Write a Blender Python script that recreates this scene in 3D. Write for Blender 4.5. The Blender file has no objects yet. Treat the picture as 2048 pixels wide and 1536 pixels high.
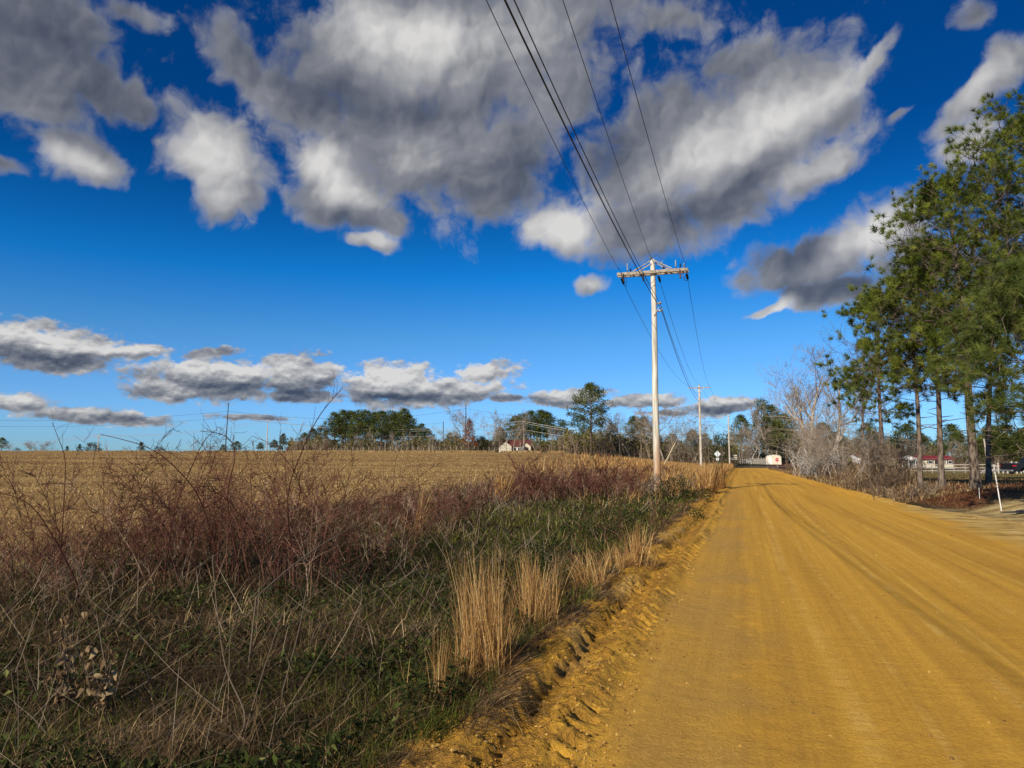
import bpy, math, random
import numpy as np
from mathutils import Vector, Matrix, Euler

R = math.radians
scene = bpy.context.scene
coll = scene.collection

# ------------------------------------------------------------------ camera
F_PX = 1450.0                     # focal length in pixels of the 2048 px wide photograph
PITCH = math.atan(147.0 / F_PX)
EYE = 1.65
cam_d = bpy.data.cameras.new('camera')
cam_d.sensor_width = 36.0
cam_d.lens = F_PX / 2048.0 * 36.0
cam_d.clip_start = 0.05
cam_d.clip_end = 6000.0
cam = bpy.data.objects.new('camera', cam_d)
coll.objects.link(cam)
cam.location = (0, 0, EYE)
cam.rotation_euler = (math.pi / 2 + PITCH, 0, 0)
scene.camera = cam

# ------------------------------------------------------------------ render settings
scene.view_settings.view_transform = 'Standard'
scene.view_settings.look = 'None'
scene.view_settings.gamma = 1.0
scene.view_settings.exposure = 0.25
cy = scene.cycles
cy.max_bounces = 4
cy.diffuse_bounces = 2
cy.glossy_bounces = 2
cy.transmission_bounces = 2
cy.use_denoising = True

# ------------------------------------------------------------------ sun
SUN_EL = R(31.0)
SUN_DIR = Vector((-0.592 * math.cos(SUN_EL), -0.806 * math.cos(SUN_EL), math.sin(SUN_EL)))   # towards the sun
sun_d = bpy.data.lights.new('sun', 'SUN')
sun_d.energy = 4.6
sun_d.angle = R(0.5)
sun_d.color = (1.0, 0.885, 0.72)
sun = bpy.data.objects.new('sun', sun_d)
coll.objects.link(sun)
sun.location = (0, 0, 50)
sun.rotation_euler = SUN_DIR.to_track_quat('Z', 'Y').to_euler()

# ------------------------------------------------------------------ photograph helpers
def ray(px, py):
    u, v = (px - 1024) / F_PX, (768 - py) / F_PX
    c, s = math.cos(PITCH), math.sin(PITCH)
    return Vector((u, c - v * s, s + v * c))

def at(px, py, Y):
    d = ray(px, py)
    return Vector((0, 0, EYE)) + d * (Y / d.y)

# ------------------------------------------------------------------ node helper
class NT:
    def __init__(self, tree):
        self.t = tree
        self.t.nodes.clear()
    def n(self, typ, _in=None, **kw):
        nd = self.t.nodes.new(typ)
        for k, v in kw.items():
            setattr(nd, k, v)
        for k, v in (_in or {}).items():
            s = nd.inputs[k]
            if isinstance(v, bpy.types.NodeSocket):
                self.t.links.new(v, s)
            elif v is not None:
                s.default_value = v
        return nd
    def m(self, op, a, b=None, c=None, clamp=False):
        nd = self.n('ShaderNodeMath', operation=op, use_clamp=clamp)
        for i, v in enumerate((a, b, c)):
            if v is None: continue
            if isinstance(v, bpy.types.NodeSocket): self.t.links.new(v, nd.inputs[i])
            else: nd.inputs[i].default_value = v
        return nd.outputs[0]
    def sm(self, x, a, b, lo=0.0, hi=1.0):
        nd = self.n('ShaderNodeMapRange', interpolation_type='SMOOTHSTEP')
        for i, v in enumerate((x, a, b, lo, hi)):
            if isinstance(v, bpy.types.NodeSocket): self.t.links.new(v, nd.inputs[i])
            else: nd.inputs[i].default_value = v
        return nd.outputs[0]
    def lin(self, x, a, b, lo=0.0, hi=1.0):
        nd = self.n('ShaderNodeMapRange')
        for i, v in enumerate((x, a, b, lo, hi)):
            if isinstance(v, bpy.types.NodeSocket): self.t.links.new(v, nd.inputs[i])
            else: nd.inputs[i].default_value = v
        return nd.outputs[0]
    def mix(self, f, a, b, blend='MIX'):
        nd = self.n('ShaderNodeMix', data_type='RGBA', blend_type=blend)
        for k, v in ((0, f), (6, a), (7, b)):
            if isinstance(v, bpy.types.NodeSocket): self.t.links.new(v, nd.inputs[k])
            else: nd.inputs[k].default_value = (v if k == 0 else (*v, 1.0) if len(v) == 3 else v)
        return nd.outputs[2]
    def noise(self, vec, scale, detail=4, rough=0.55, dist=0.0, out=0, dims='3D'):
        nd = self.n('ShaderNodeTexNoise', noise_dimensions=dims, _in= {'Vector': vec, 'Scale': scale, 'Detail': detail, 'Roughness': rough, 'Distortion': dist})
        return nd.outputs[out]
    def xyz(self, x, y, z=0.0):
        nd = self.n('ShaderNodeCombineXYZ')
        for i, v in enumerate((x, y, z)):
            if isinstance(v, bpy.types.NodeSocket): self.t.links.new(v, nd.inputs[i])
            else: nd.inputs[i].default_value = v
        return nd.outputs[0]
    def sep(self, v):
        nd = self.n('ShaderNodeSeparateXYZ', {0: v})
        return nd.outputs
    def ramp(self, f, stops):
        nd = self.n('ShaderNodeValToRGB', {0: f})
        cr = nd.color_ramp
        while len(cr.elements) < len(stops): cr.elements.new(0.5)
        for e, (p, c) in zip(cr.elements, stops):
            e.position = p; e.color = (*c, 1.0)
        return nd.outputs[0]

# ------------------------------------------------------------------ sky
world = bpy.data.worlds.new('World')
scene.world = world
world.use_nodes = True
world.cycles.sampling_method = 'NONE'
W = NT(world.node_tree)
SKY_STRENGTH = 0.1
sky = W.n('ShaderNodeTexSky', sky_type='NISHITA', sun_disc=False)
sky.sun_elevation = SUN_EL
sky.sun_rotation = math.atan2(SUN_DIR.x, SUN_DIR.y)
sky.air_density = 1.0; sky.dust_density = 0.3; sky.ozone_density = 1.6; sky.altitude = 200
tc = W.n('ShaderNodeTexCoord').outputs['Generated']
dx, dy, dz = W.sep(tc)[:3]
az = W.m('MULTIPLY', W.m('ARCTAN2', dx, dy), F_PX)        # azimuth and elevation, 1450 units per radian
el = W.m('MULTIPLY', W.m('ARCSINE', dz), F_PX)
base = W.xyz(az, el, 0.0)
# deep polarised blue high up
hs = W.n('ShaderNodeHueSaturation', {'Hue': 0.513, 'Saturation': 1.10, 'Value': 1.0, 'Color': sky.outputs[0]}).outputs[0]
lowf = W.sm(el, 20.0, 620.0)
tint = W.ramp(lowf, [(0.0, (0.33, 0.64, 1.25)), (0.12, (0.30, 0.64, 1.10)), (0.29, (0.24, 0.64, 0.98)), (0.587, (0.034, 0.55, 1.0)), (1.0, (0.004, 0.27, 0.56))])
skyc = W.mix(1.0, hs, tint, 'MULTIPLY')

def azel(px, py):
    d = ray(px, py); d.normalize()
    return math.atan2(d.x, d.y) * F_PX, math.asin(d.z) * F_PX

# a gentle warp of the cloud outlines
wv = W.noise(base, 0.0065, 3, 0.6, 0.0, out=1, dims='2D')
wvc = W.n('ShaderNodeVectorMath', {0: W.n('ShaderNodeVectorMath', {0: wv, 1: (0.5, 0.5, 0.5)}, operation='SUBTRACT').outputs[0], 1: (80.0, 60.0, 0.0)}, operation='MULTIPLY').outputs[0]
warpamt = W.sm(el, 60.0, 330.0, 0.25, 1.0)
wvs = W.n('ShaderNodeVectorMath', {0: wvc, 'Scale': warpamt}, operation='SCALE').outputs[0]
wp = W.n('ShaderNodeVectorMath', {0: base, 1: wvs}, operation='ADD').outputs[0]
isel = W.sm(el, 200.0, 330.0)
nsel = W.m('SUBTRACT', 1.0, isel)
lowp = W.n('ShaderNodeVectorMath', {0: base, 1: (1.0, 1.7, 1.0)}, operation='MULTIPLY').outputs[0]
# small clouds near the horizon, large ones overhead
nz = W.m('ADD', W.m('MULTIPLY', W.noise(wp, 0.0085, 8, 0.56, dims='2D'), isel), W.m('MULTIPLY', W.noise(lowp, 0.024, 6, 0.58, dims='2D'), nsel))
# broad light and dark, and the same a little towards the light, for relief
def broad(off, offl):
    a_ = W.n('ShaderNodeVectorMath', {0: wp, 1: off}, operation='ADD').outputs[0]
    b_ = W.n('ShaderNodeVectorMath', {0: lowp, 1: offl}, operation='ADD').outputs[0]
    return W.m('ADD', W.m('MULTIPLY', W.noise(a_, 0.0085, 3.4, 0.5, dims='2D'), isel), W.m('MULTIPLY', W.noise(b_, 0.024, 3.0, 0.5, dims='2D'), nsel))
br = broad((0, 0, 0), (0, 0, 0))
# cauliflower billows
def billow(vec, sc, det):
    nd = W.n('ShaderNodeTexVoronoi', {'Vector': vec, 'Scale': sc, 'Detail': det, 'Roughness': 0.55, 'Lacunarity': 2.3, 'Randomness': 1.0}, voronoi_dimensions='2D', feature='F1', normalize=True)
    return nd.outputs['Distance']
def bill(oh, ol, det):
    a_ = W.n('ShaderNodeVectorMath', {0: wp, 1: oh}, operation='ADD').outputs[0]
    b_ = W.n('ShaderNodeVectorMath', {0: lowp, 1: ol}, operation='ADD').outputs[0]
    return W.m('ADD', W.m('MULTIPLY', billow(a_, 0.016, det), isel), W.m('MULTIPLY', billow(b_, 0.040, det), nsel))
bl = bill((0, 0, 0), (0, 0, 0), 3.0)
brel = W.m('SUBTRACT', bill((-5.0, 5.0, 0), (-1.0, 4.0, 0), 1.0), bill((0, 0, 0), (0, 0, 0), 1.0))
relief = W.m('SUBTRACT', br, broad((-20.0, 16.0, 0.0), (-2.0, 13.0, 0.0)))
wx, wy, _ = W.sep(wp)[:3]
U = 1.0 / 100.0
wx = W.m('MULTIPLY', wx, U); wy = W.m('MULTIPLY', wy, U)
def forms(x, y):
    return W.xyz(W.m('MULTIPLY', x, x), W.m('MULTIPLY', x, y), W.m('MULTIPLY', y, y)), W.xyz(x, y, 1.0)

def ellipse(px, py, rx, ry, rot, QP):
    """distance from a tilted ellipse's centre, 1 on its outline, as a quadratic form of azimuth and elevation"""
    cx, cyy = azel(px, py)
    rx *= (azel(px + 20, py)[0] - azel(px - 20, py)[0]) / 40.0 * U
    ry *= (azel(px, py - 20)[1] - azel(px, py + 20)[1]) / 40.0 * U
    cx *= U; cyy *= U
    c, s_ = math.cos(R(rot)), math.sin(R(rot))
    A = c * c / rx ** 2 + s_ * s_ / ry ** 2
    Bq = 2 * c * s_ * (1 / rx ** 2 - 1 / ry ** 2)
    C = s_ * s_ / rx ** 2 + c * c / ry ** 2
    b1, b2 = -2 * A * cx - Bq * cyy, -Bq * cx - 2 * C * cyy
    c0 = A * cx * cx + Bq * cx * cyy + C * cyy * cyy
    d1 = W.n('ShaderNodeVectorMath', {0: QP[0], 1: (A, Bq, C)}, operation='DOT_PRODUCT').outputs['Value']
    d2 = W.n('ShaderNodeVectorMath', {0: QP[1], 1: (b1, b2, c0)}, operation='DOT_PRODUCT').outputs['Value']
    return W.m('SQRT', W.m('ADD', d1, d2))

# cloud bodies: px, py, rx, ry, tilt (anticlockwise), weight
BODY = [
 (40, 40, 230, 130, -5, 1.1), (50, 170, 170, 75, -18, 1.1), (180, 160, 120, 55, -35, 1.05), (275, 215, 55, 42, -50, .85), (250, 30, 110, 45, 5, .4),
 (145, 305, 125, 60, -3, 1.05), (0, 325, 60, 30, 0, .7),
 (428, 308, 112, 92, 0, 1.25), (445, 380, 80, 68, -40, 1.15),
 (480, 120, 115, 60, -35, .95), (700, 140, 170, 120, -10, 1.15), (900, 90, 260, 190, 0, 1.3), (1100, 50, 210, 150, 0, 1.05), (840, 300, 260, 140, -8, 1.25),
 (650, 320, 100, 75, 0, 1.05), (690, 400, 120, 75, -10, 1.05), (1010, 320, 140, 110, 35, 1.0), (735, 488, 60, 18, -5, .7), (620, 210, 150, 70, -20, 1.0), (740, 440, 110, 45, 0, .9),
 (1140, 190, 120, 80, 0, .7), (985, 400, 70, 36, 35, .8),
 (1330, 300, 200, 140, 25, 1.2), (1520, 250, 210, 150, 22, 1.25), (1120, 460, 95, 60, -15, 1.15), (1270, 455, 200, 75, 5, 1.15), (1480, 390, 180, 75, 22, 1.05),
 (1640, 330, 150, 60, 30, .85), (1730, 140, 110, 34, 42, .75), (1620, 190, 170, 70, 10, .75), (1350, 40, 160, 60, 0, .45), (1180, 568, 55, 20, 5, .9), (1480, 120, 130, 60, 0, .6),
 (1960, 180, 160, 38, 30, .95), (2030, 110, 80, 60, 10, .7), (1940, 40, 60, 60, 0, .35), (1920, 300, 100, 55, 20, .65), (1800, 232, 60, 16, 25, .3), (1680, 240, 90, 60, 35, .35),
 (1620, 520, 165, 62, 5, 1.2), (1760, 460, 130, 62, 22, 1.2), (1660, 575, 150, 36, 0, 1.05), (1550, 612, 60, 13, 25, .9), (1850, 540, 150, 70, 0, .9),
 (90, 695, 180, 48, 0, 1.15), (260, 703, 95, 17, 3, 1), (110, 728, 140, 22, 0, .9),
 (45, 808, 75, 20, 0, 1.05), (190, 832, 160, 17, -3, 1.05),
 (430, 758, 165, 44, 0, 1.15), (590, 750, 105, 42, 0, 1.1), (420, 705, 75, 14, 14, .7), (330, 785, 90, 20, 0, 1), (600, 790, 90, 18, 0, .9),
 (785, 775, 100, 45, 0, 1.2), (900, 785, 115, 30, 5, 1.1), (975, 747, 60, 26, 10, 1.1), (1015, 797, 50, 9, 0, .8),
 (1130, 793, 90, 19, 4, 1.05), (1290, 803, 100, 15, 0, 1.0), (1440, 815, 95, 18, 4, 1.05), (500, 836, 110, 9, -2, .6), (1340, 826, 100, 8, 0, .6),
 (2150, 430, 160, 70, 0, .8), (-250, 500, 160, 60, 0, .9), (2300, 750, 220, 40, 0, .9), (-260, 790, 200, 26, 0, .9),
]
Fd = None
QP = forms(wx, wy)
for (px, py, rx, ry, rot, w) in BODY:
    L = ellipse(px, py, rx, ry, rot, QP)
    v = W.m('MULTIPLY_ADD', L, -1.0, 1.0)
    if w != 1: v = W.m('ADD', v, (w - 1.0) * 0.5)
    Fd = v if Fd is None else W.m('SMOOTH_MAX', Fd, v, 0.16)
Dn = W.m('ADD', W.m('ADD', Fd, W.m('MULTIPLY_ADD', nz, 1.25, -0.62)), W.m('MULTIPLY_ADD', bl, -0.9, 0.31))
# loose cumulus over the rest of the sky, behind and beside the camera
behind = W.sm(dy, 0.25, -0.1)
gen = W.m('MULTIPLY_ADD', W.noise(tc, 2.6, 6, 0.55), 2.2, -1.15)
Dn = W.m('MAXIMUM', Dn, W.m('ADD', gen, W.m('MULTIPLY_ADD', behind, 1.0, -1.0)))
dens = W.sm(Dn, -0.10, W.m('MULTIPLY_ADD', isel, 0.20, 0.36))

LIGHT = [
 (130, 315, 110, 35, 0, .55), (420, 300, 110, 85, 0, .62), (440, 395, 60, 40, -30, .35), (790, 90, 190, 95, -10, .55), (920, 70, 130, 70, 0, .40), (1090, 60, 130, 90, 0, .2),
 (640, 320, 90, 45, 0, .58), (690, 385, 90, 45, -20, .55), (830, 310, 110, 60, 0, .22), (620, 270, 60, 30, 0, .2), (740, 485, 60, 15, 0, .4),
 (1110, 455, 100, 60, -12, .70), (1180, 430, 80, 60, 0, .30), (1440, 290, 230, 95, 25, .46), (1600, 220, 160, 70, 20, .36), (1640, 330, 150, 50, 28, .35), (1720, 130, 120, 50, 42, .3),
 (1180, 565, 60, 20, 0, .45), (1780, 430, 150, 50, 25, .62), (1720, 490, 150, 45, 10, .28), (1550, 615, 60, 20, 25, .55), (1960, 170, 150, 40, 32, .35), (1930, 300, 130, 60, 0, .3),
 (70, 674, 170, 30, 0, .62), (250, 698, 110, 16, 0, .6), (40, 800, 80, 16, 0, .6), (200, 824, 170, 9, 0, .35), (440, 738, 180, 26, 0, .6), (340, 775, 90, 22, 0, .35), (600, 738, 100, 24, 0, .45),
 (780, 755, 120, 32, 0, .75), (950, 740, 100, 26, 5, .65), (930, 775, 120, 22, 5, .45), (1130, 785, 90, 14, 0, .6), (1290, 798, 110, 10, 0, .45), (1440, 805, 100, 10, 0, .5),
 (80, 80, 330, 200, -10, -.20), (230, 180, 160, 90, -35, -.14), (560, 140, 200, 90, -20, -.16), (760, 215, 190, 40, 0, -.16), (1010, 370, 140, 90, 30, -.22), (900, 210, 200, 40, 0, -.12), (700, 450, 110, 25, -15, -.16),
 (1210, 290, 100, 110, -20, -.20), (1420, 150, 230, 55, 8, -.12), (1380, 420, 230, 60, 8, -.22), (1250, 530, 200, 25, 5, -.24),
 (1590, 500, 120, 50, 8, -.26), (1640, 575, 190, 32, 0, -.28), (90, 725, 200, 22, 0, -.20), (200, 842, 200, 10, 0, -.14), (450, 782, 200, 20, 0, -.24), (620, 785, 110, 22, 0, -.22), (840, 797, 190, 13, 0, -.24),
 (1440, 826, 110, 7, 0, -.15), (1130, 803, 100, 6, 0, -.15),
]
B = W.m('MULTIPLY_ADD', W.m('ADD', W.m('MULTIPLY', br, .7), W.m('MULTIPLY', nz, 0.45)), 0.34, 0.19)
QP2 = forms(W.m('MULTIPLY_ADD', Dn, 1e-6, wx), wy)     # waits for the bodies: few values alive at a time
for (px, py, rx, ry, rot, a) in LIGHT:
    L = ellipse(px, py, rx, ry, rot, QP2)
    B = W.m('ADD', B, W.sm(L, 1.25, 0.0, 0.0, a))
B = W.m('ADD', B, W.m('MULTIPLY', brel, 0.42))
B = W.m('ADD', B, W.m('MULTIPLY', relief, W.m('MULTIPLY_ADD', nsel, 0.55, 0.38)))
B = W.m('ADD', B, W.sm(Dn, 0.60, 0.10, 0.0, 0.20))
B = W.m('ADD', B, W.m('MULTIPLY', behind, 0.2))
cl = W.ramp(B, [(0.0, (.052, .066, .105)), (0.22, (.115, .130, .168)), (0.5, (.245, .255, .285)), (0.75, (.46, .46, .47)), (1.0, (.70, .69, .675))])
k = 1.0 / SKY_STRENGTH / (2.0 ** scene.view_settings.exposure)
clc = W.n('ShaderNodeVectorMath', {0: cl, 'Scale': k}, operation='SCALE').outputs[0]
fin = W.mix(W.m('MULTIPLY', dens, 0.97), skyc, clc)
bg = W.n('ShaderNodeBackground', {'Color': fin, 'Strength': SKY_STRENGTH})
W.n('ShaderNodeOutputWorld', {'Surface': bg.outputs[0]})

# ================================================================== building helpers
TH = math.atan2(461.0, 1457.4)                 # heading of the road, to the right of the view
CT, ST = math.cos(TH), math.sin(TH)
rng = np.random.default_rng(7)

def to_world(s, t):                            # s across the road (right positive), t along it
    return s * CT + t * ST, -s * ST + t * CT
def to_road(x, y):
    return x * CT - y * ST, x * ST + y * CT

_lat = {}
def vnoise(x, y, seed=0):
    """smooth value noise 0..1"""
    if seed not in _lat: _lat[seed] = np.random.default_rng(1000 + seed).random((256, 256))
    g = _lat[seed]
    x = np.asarray(x, float); y = np.asarray(y, float)
    xi = np.floor(x).astype(int); yi = np.floor(y).astype(int)
    fx = x - xi; fy = y - yi
    fx = fx * fx * (3 - 2 * fx); fy = fy * fy * (3 - 2 * fy)
    a = g[xi & 255, yi & 255]; b = g[(xi + 1) & 255, yi & 255]
    c = g[xi & 255, (yi + 1) & 255]; d = g[(xi + 1) & 255, (yi + 1) & 255]
    return (a * (1 - fx) + b * fx) * (1 - fy) + (c * (1 - fx) + d * fx) * fy
def fbm(x, y, seed=0, octaves=4, gain=0.5):
    v = 0.0; a = 1.0; tot = 0.0
    for i in range(octaves):
        v = v + a * vnoise(np.asarray(x) * 2.03 ** i, np.asarray(y) * 2.03 ** i, seed + i); tot += a; a *= gain
    return v / tot
def sstep(x, a, b):
    t = np.clip((np.asarray(x, float) - a) / (b - a), 0, 1)
    return t * t * (3 - 2 * t)

# ------------------------------------------------------------------ lie of the land
def z_road(t):
    return np.interp(t, [-200, 55, 90, 125, 155, 172, 186, 215, 400, 3000], [0, 0, -.12, -.38, -.55, -.50, -.12, .1, .3, .3])
def road_right(t):                             # right edge of the road, bellied out at the driveway
    return np.interp(t, [-50, 5, 12, 20, 27, 33, 40, 60, 120, 148, 165], [5.6, 6.4, 7.4, 7.2, 5.6, 4.9, 4.6, 4.2, 4.0, 4.2, 6.5])
def ground_z(x, y):
    x = np.asarray(x, float); y = np.asarray(y, float)
    s, t = to_road(x, y)
    r = np.hypot(x, y)
    zr = z_road(t)
    zf = np.interp(r, [0, 9, 20, 40, 70, 120, 180, 240, 400, 900, 5000], [.12, .14, .25, .55, 1.05, 2.0, 2.95, 2.85, 1.9, .5, 0])
    wl = sstep(-s, 5.0, 11.0 + 0.22 * np.maximum(t - 25, 0))
    z = zr * (1 - wl) + zf * wl
    z = z + 0.06 * sstep(-s, 1.9, 2.6) * (1 - wl) - 0.10 * np.exp(-((s + 4.6) / 1.0) ** 2) * sstep(80 - t, 0, 30)
    zR = np.interp(y, [0, 13, 24, 34, 60, 100, 200, 420, 3000], [.0, .18, .55, .50, .05, -.60, -1.5, -1.6, -1])
    se = road_right(t)
    wr = sstep(s, se + 0.3, se + 3.2)
    wr = wr * (1 - sstep(t, 128, 158) * (1 - sstep(s, 14, 60)))
    z = z * (1 - wr) + zR * wr
    lump = (fbm(x * 0.9, y * 0.9, 3, 3) - .5) * 0.10 + (fbm(x * 0.11, y * 0.11, 9, 2) - .5) * 0.25 * sstep(r, 20, 80)
    off = sstep(np.abs(s - 1.8), 3.8, 5.2)
    z = z + lump * off
    under = sstep(s, -2.45, -2.15) * (1 - sstep(s, se - 0.35, se + 0.05)) * (1 - sstep(t, 166, 170))
    return z - 0.16 * under
def gz(x, y): return float(ground_z(x, y))
def on_ground(px, Y):
    """the point of the ground that the photograph shows in column px at distance Y"""
    x = (px - 1024) / (F_PX * math.cos(PITCH)) * Y
    for _ in range(3):
        d = ray(px, 915); x = d.x / d.y * Y
    return Vector((x, Y, gz(x, Y)))

# ------------------------------------------------------------------ meshes
def mesh_from(name, V, quads=None, tris=None, attrs=None, smooth=False):
    V = np.asarray(V, np.float32).reshape(-1, 3)
    me = bpy.data.meshes.new(name)
    me.vertices.add(len(V)); me.vertices.foreach_set('co', V.ravel())
    nq = 0 if quads is None else len(quads); nt = 0 if tris is None else len(tris)
    parts = []
    if nq: parts.append(np.asarray(quads, np.int32).ravel())
    if nt: parts.append(np.asarray(tris, np.int32).ravel())
    idx = np.concatenate(parts)
    me.loops.add(len(idx)); me.loops.foreach_set('vertex_index', idx)
    me.polygons.add(nq + nt)
    st = np.concatenate([np.arange(nq) * 4, nq * 4 + np.arange(nt) * 3]).astype(np.int32)
    me.polygons.foreach_set('loop_start', st)
    me.polygons.foreach_set('loop_total', np.concatenate([np.full(nq, 4), np.full(nt, 3)]).astype(np.int32))
    me.polygons.foreach_set('use_smooth', np.full(nq + nt, smooth))
    for k, v in (attrs or {}).items():
        v = np.asarray(v, np.float32)
        if v.ndim == 1:
            a = me.attributes.new(k, 'FLOAT', 'POINT'); a.data.foreach_set('value', v)
        else:
            a = me.attributes.new(k, 'FLOAT_COLOR', 'POINT')
            if v.shape[1] == 3: v = np.hstack([v, np.ones((len(v), 1), np.float32)])
            a.data.foreach_set('color', v.ravel())
    me.update(calc_edges=True)
    return me

def link(name, data, mat=None, parent=None, loc=None, rot=None):
    o = bpy.data.objects.new(name, data)
    coll.objects.link(o)
    if parent is not None: o.parent = parent
    if loc is not None: o.location = loc
    if rot is not None: o.rotation_euler = rot
    if mat is not None and data is not None and len(data.materials) == 0: data.materials.append(mat)
    return o
def tag(o, label=None, cat=None, group=None, kind=None):
    if label: o['label'] = label
    if cat: o['category'] = cat
    if group: o['group'] = group
    if kind: o['kind'] = kind
    return o
def thing(name, label, cat, loc=(0, 0, 0), rz=0.0, group=None):
    o = link(name, None, loc=loc, rot=(0, 0, rz))
    o.empty_display_size = 0.3
    return tag(o, label, cat, group)

class Geo:
    """collects boxes, tubes, prisms and ribbons; .me(name) makes one mesh"""
    def __init__(self): self.V = []; self.Q = []; self.T = []; self.A = []; self.n = 0
    def add(self, V, Q=None, T=None, a=None):
        V = np.asarray(V, np.float32).reshape(-1, 3)
        if Q is not None and len(Q): self.Q.append(np.asarray(Q, np.int64).reshape(-1, 4) + self.n)
        if T is not None and len(T): self.T.append(np.asarray(T, np.int64).reshape(-1, 3) + self.n)
        self.V.append(V)
        self.A.append(np.zeros(len(V), np.float32) if a is None else np.broadcast_to(np.asarray(a, np.float32), (len(V),)).astype(np.float32))
        self.n += len(V)
    def box(self, x0, x1, y0, y1, z0, z1, bev=0.0):
        b = bev
        if b <= 0:
            V = [(x, y, z) for z in (z0, z1) for y in (y0, y1) for x in (x0, x1)]
            Q = [(0, 2, 3, 1), (4, 5, 7, 6), (0, 1, 5, 4), (2, 6, 7, 3), (0, 4, 6, 2), (1, 3, 7, 5)]
            self.add(V, Q); return
        bm_ = [((x0, x1), (y0 + b, y1 - b), (z0 + b, z1 - b)), ((x0 + b, x1 - b), (y0, y1), (z0 + b, z1 - b)), ((x0 + b, x1 - b), (y0 + b, y1 - b), (z0, z1))]
        import bmesh
        bm = bmesh.new(); bmesh.ops.create_cube(bm, size=1.0)
        bmesh.ops.scale(bm, vec=(x1 - x0, y1 - y0, z1 - z0), verts=bm.verts)
        bmesh.ops.translate(bm, vec=((x0 + x1) / 2, (y0 + y1) / 2, (z0 + z1) / 2), verts=bm.verts)
        bmesh.ops.bevel(bm, geom=bm.edges[:], offset=b, segments=1, affect='EDGES')
        self.bm(bm)
    def bm(self, bm, M=None):
        bm.verts.ensure_lookup_table()
        V = [((M @ v.co) if M else v.co)[:] for v in bm.verts]
        Q = []; T = []
        for f in bm.faces:
            i = [v.index for v in f.verts]
            if len(i) == 4: Q.append(i)
            elif len(i) == 3: T.append(i)
            else:
                for k in range(1, len(i) - 1): T.append((i[0], i[k], i[k + 1]))
        bm.free(); self.add(V, Q, T)
    def beam(self, p, q, w, h, up=(0, 0, 1)):
        """rectangular bar from p to q"""
        p = Vector(p); q = Vector(q); d = (q - p).normalized(); u = Vector(up)
        sd = d.cross(u)
        if sd.length < 1e-4: sd = d.cross(Vector((1, 0, 0)))
        sd.normalize(); u = sd.cross(d).normalized()
        V = [(c + sd * (i * w / 2) + u * (j * h / 2))[:] for c in (p, q) for (i, j) in ((-1, -1), (1, -1), (1, 1), (-1, 1))]
        self.add(V, [(0, 1, 2, 3), (7, 6, 5, 4), (0, 4, 5, 1), (1, 5, 6, 2), (2, 6, 7, 3), (3, 7, 4, 0)])
    def tube(self, P, Rr, n=8, cap=True, a=None):
        P = np.asarray(P, float); k = len(P)
        Rr = np.broadcast_to(np.asarray(Rr, float), (k,))
        D = np.gradient(P, axis=0); D /= np.linalg.norm(D, axis=1)[:, None] + 1e-9
        ref = np.array([0.0, 0, 1]) if abs(D[0][2]) < 0.9 else np.array([1.0, 0, 0])
        V = []
        A0 = np.cross(D[0], ref); A0 /= np.linalg.norm(A0)
        for i in range(k):
            A0 = A0 - D[i] * (A0 @ D[i]); A0 /= np.linalg.norm(A0) + 1e-9
            B0 = np.cross(D[i], A0)
            th = np.arange(n) * 2 * math.pi / n
            V.append(P[i] + Rr[i] * (np.cos(th)[:, None] * A0 + np.sin(th)[:, None] * B0))
        V = np.concatenate(V)
        i, j = np.meshgrid(np.arange(k - 1), np.arange(n), indexing='ij'); i = i.ravel(); j = j.ravel(); j2 = (j + 1) % n
        Q = np.stack([i * n + j, i * n + j2, (i + 1) * n + j2, (i + 1) * n + j], 1)
        T = []
        if cap:
            V = np.vstack([V, P[0], P[-1]])
            for jj in range(n):
                T.append((k * n, (jj + 1) % n, jj)); T.append((k * n + 1, (k - 1) * n + jj, (k - 1) * n + (jj + 1) % n))
        self.add(V, Q, T, a)
    def disc(self, c, axis, r, th, n=16):
        c = Vector(c); d = Vector(axis).normalized()
        self.tube([c - d * th / 2, c + d * th / 2], [r, r], n)
    def lathe(self, p, axis, prof, n=12):
        """prof: (distance along axis, radius)"""
        p = Vector(p); d = Vector(axis).normalized()
        self.tube([p + d * h for h, _ in prof], [r for _, r in prof], n)
    def me(self, name, smooth=False, attr=None):
        V = np.concatenate(self.V)
        Q = np.concatenate(self.Q) if self.Q else None
        T = np.concatenate(self.T) if self.T else None
        return mesh_from(name, V, Q, T, {attr: np.concatenate(self.A)} if attr else None, smooth)
    def obj(self, name, mat, parent=None, smooth=False, attr=None, loc=None, rot=None):
        return link(name, self.me(name, smooth, attr), mat, parent, loc, rot)

def unit(v): return v / (np.linalg.norm(v, axis=-1, keepdims=True) + 1e-9)
def rand_dirs(n, r=rng):
    return unit(r.normal(size=(n, 3)))

def seg_tubes(P0, P1, R0, R1, n=3):
    """straight tapered prisms, one per segment"""
    P0 = np.asarray(P0, float); P1 = np.asarray(P1, float); m = len(P0)
    D = unit(P1 - P0)
    ref = np.where(np.abs(D[:, 2:3]) < 0.9, np.array([[0, 0, 1.0]]), np.array([[1.0, 0, 0]]))
    A = unit(np.cross(D, ref)); B = np.cross(D, A)
    th = np.arange(n) * 2 * math.pi / n
    ring = np.cos(th)[None, :, None] * A[:, None, :] + np.sin(th)[None, :, None] * B[:, None, :]
    V = np.concatenate([P0[:, None] + ring * np.asarray(R0)[:, None, None], P1[:, None] + ring * np.asarray(R1)[:, None, None]], 1)
    j = np.arange(n); j2 = (j + 1) % n
    q = np.stack([j, j2, n + j2, n + j], 1)
    Q = (np.arange(m)[:, None, None] * 2 * n + q[None]).reshape(-1, 4)
    return V.reshape(-1, 3), Q

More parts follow.
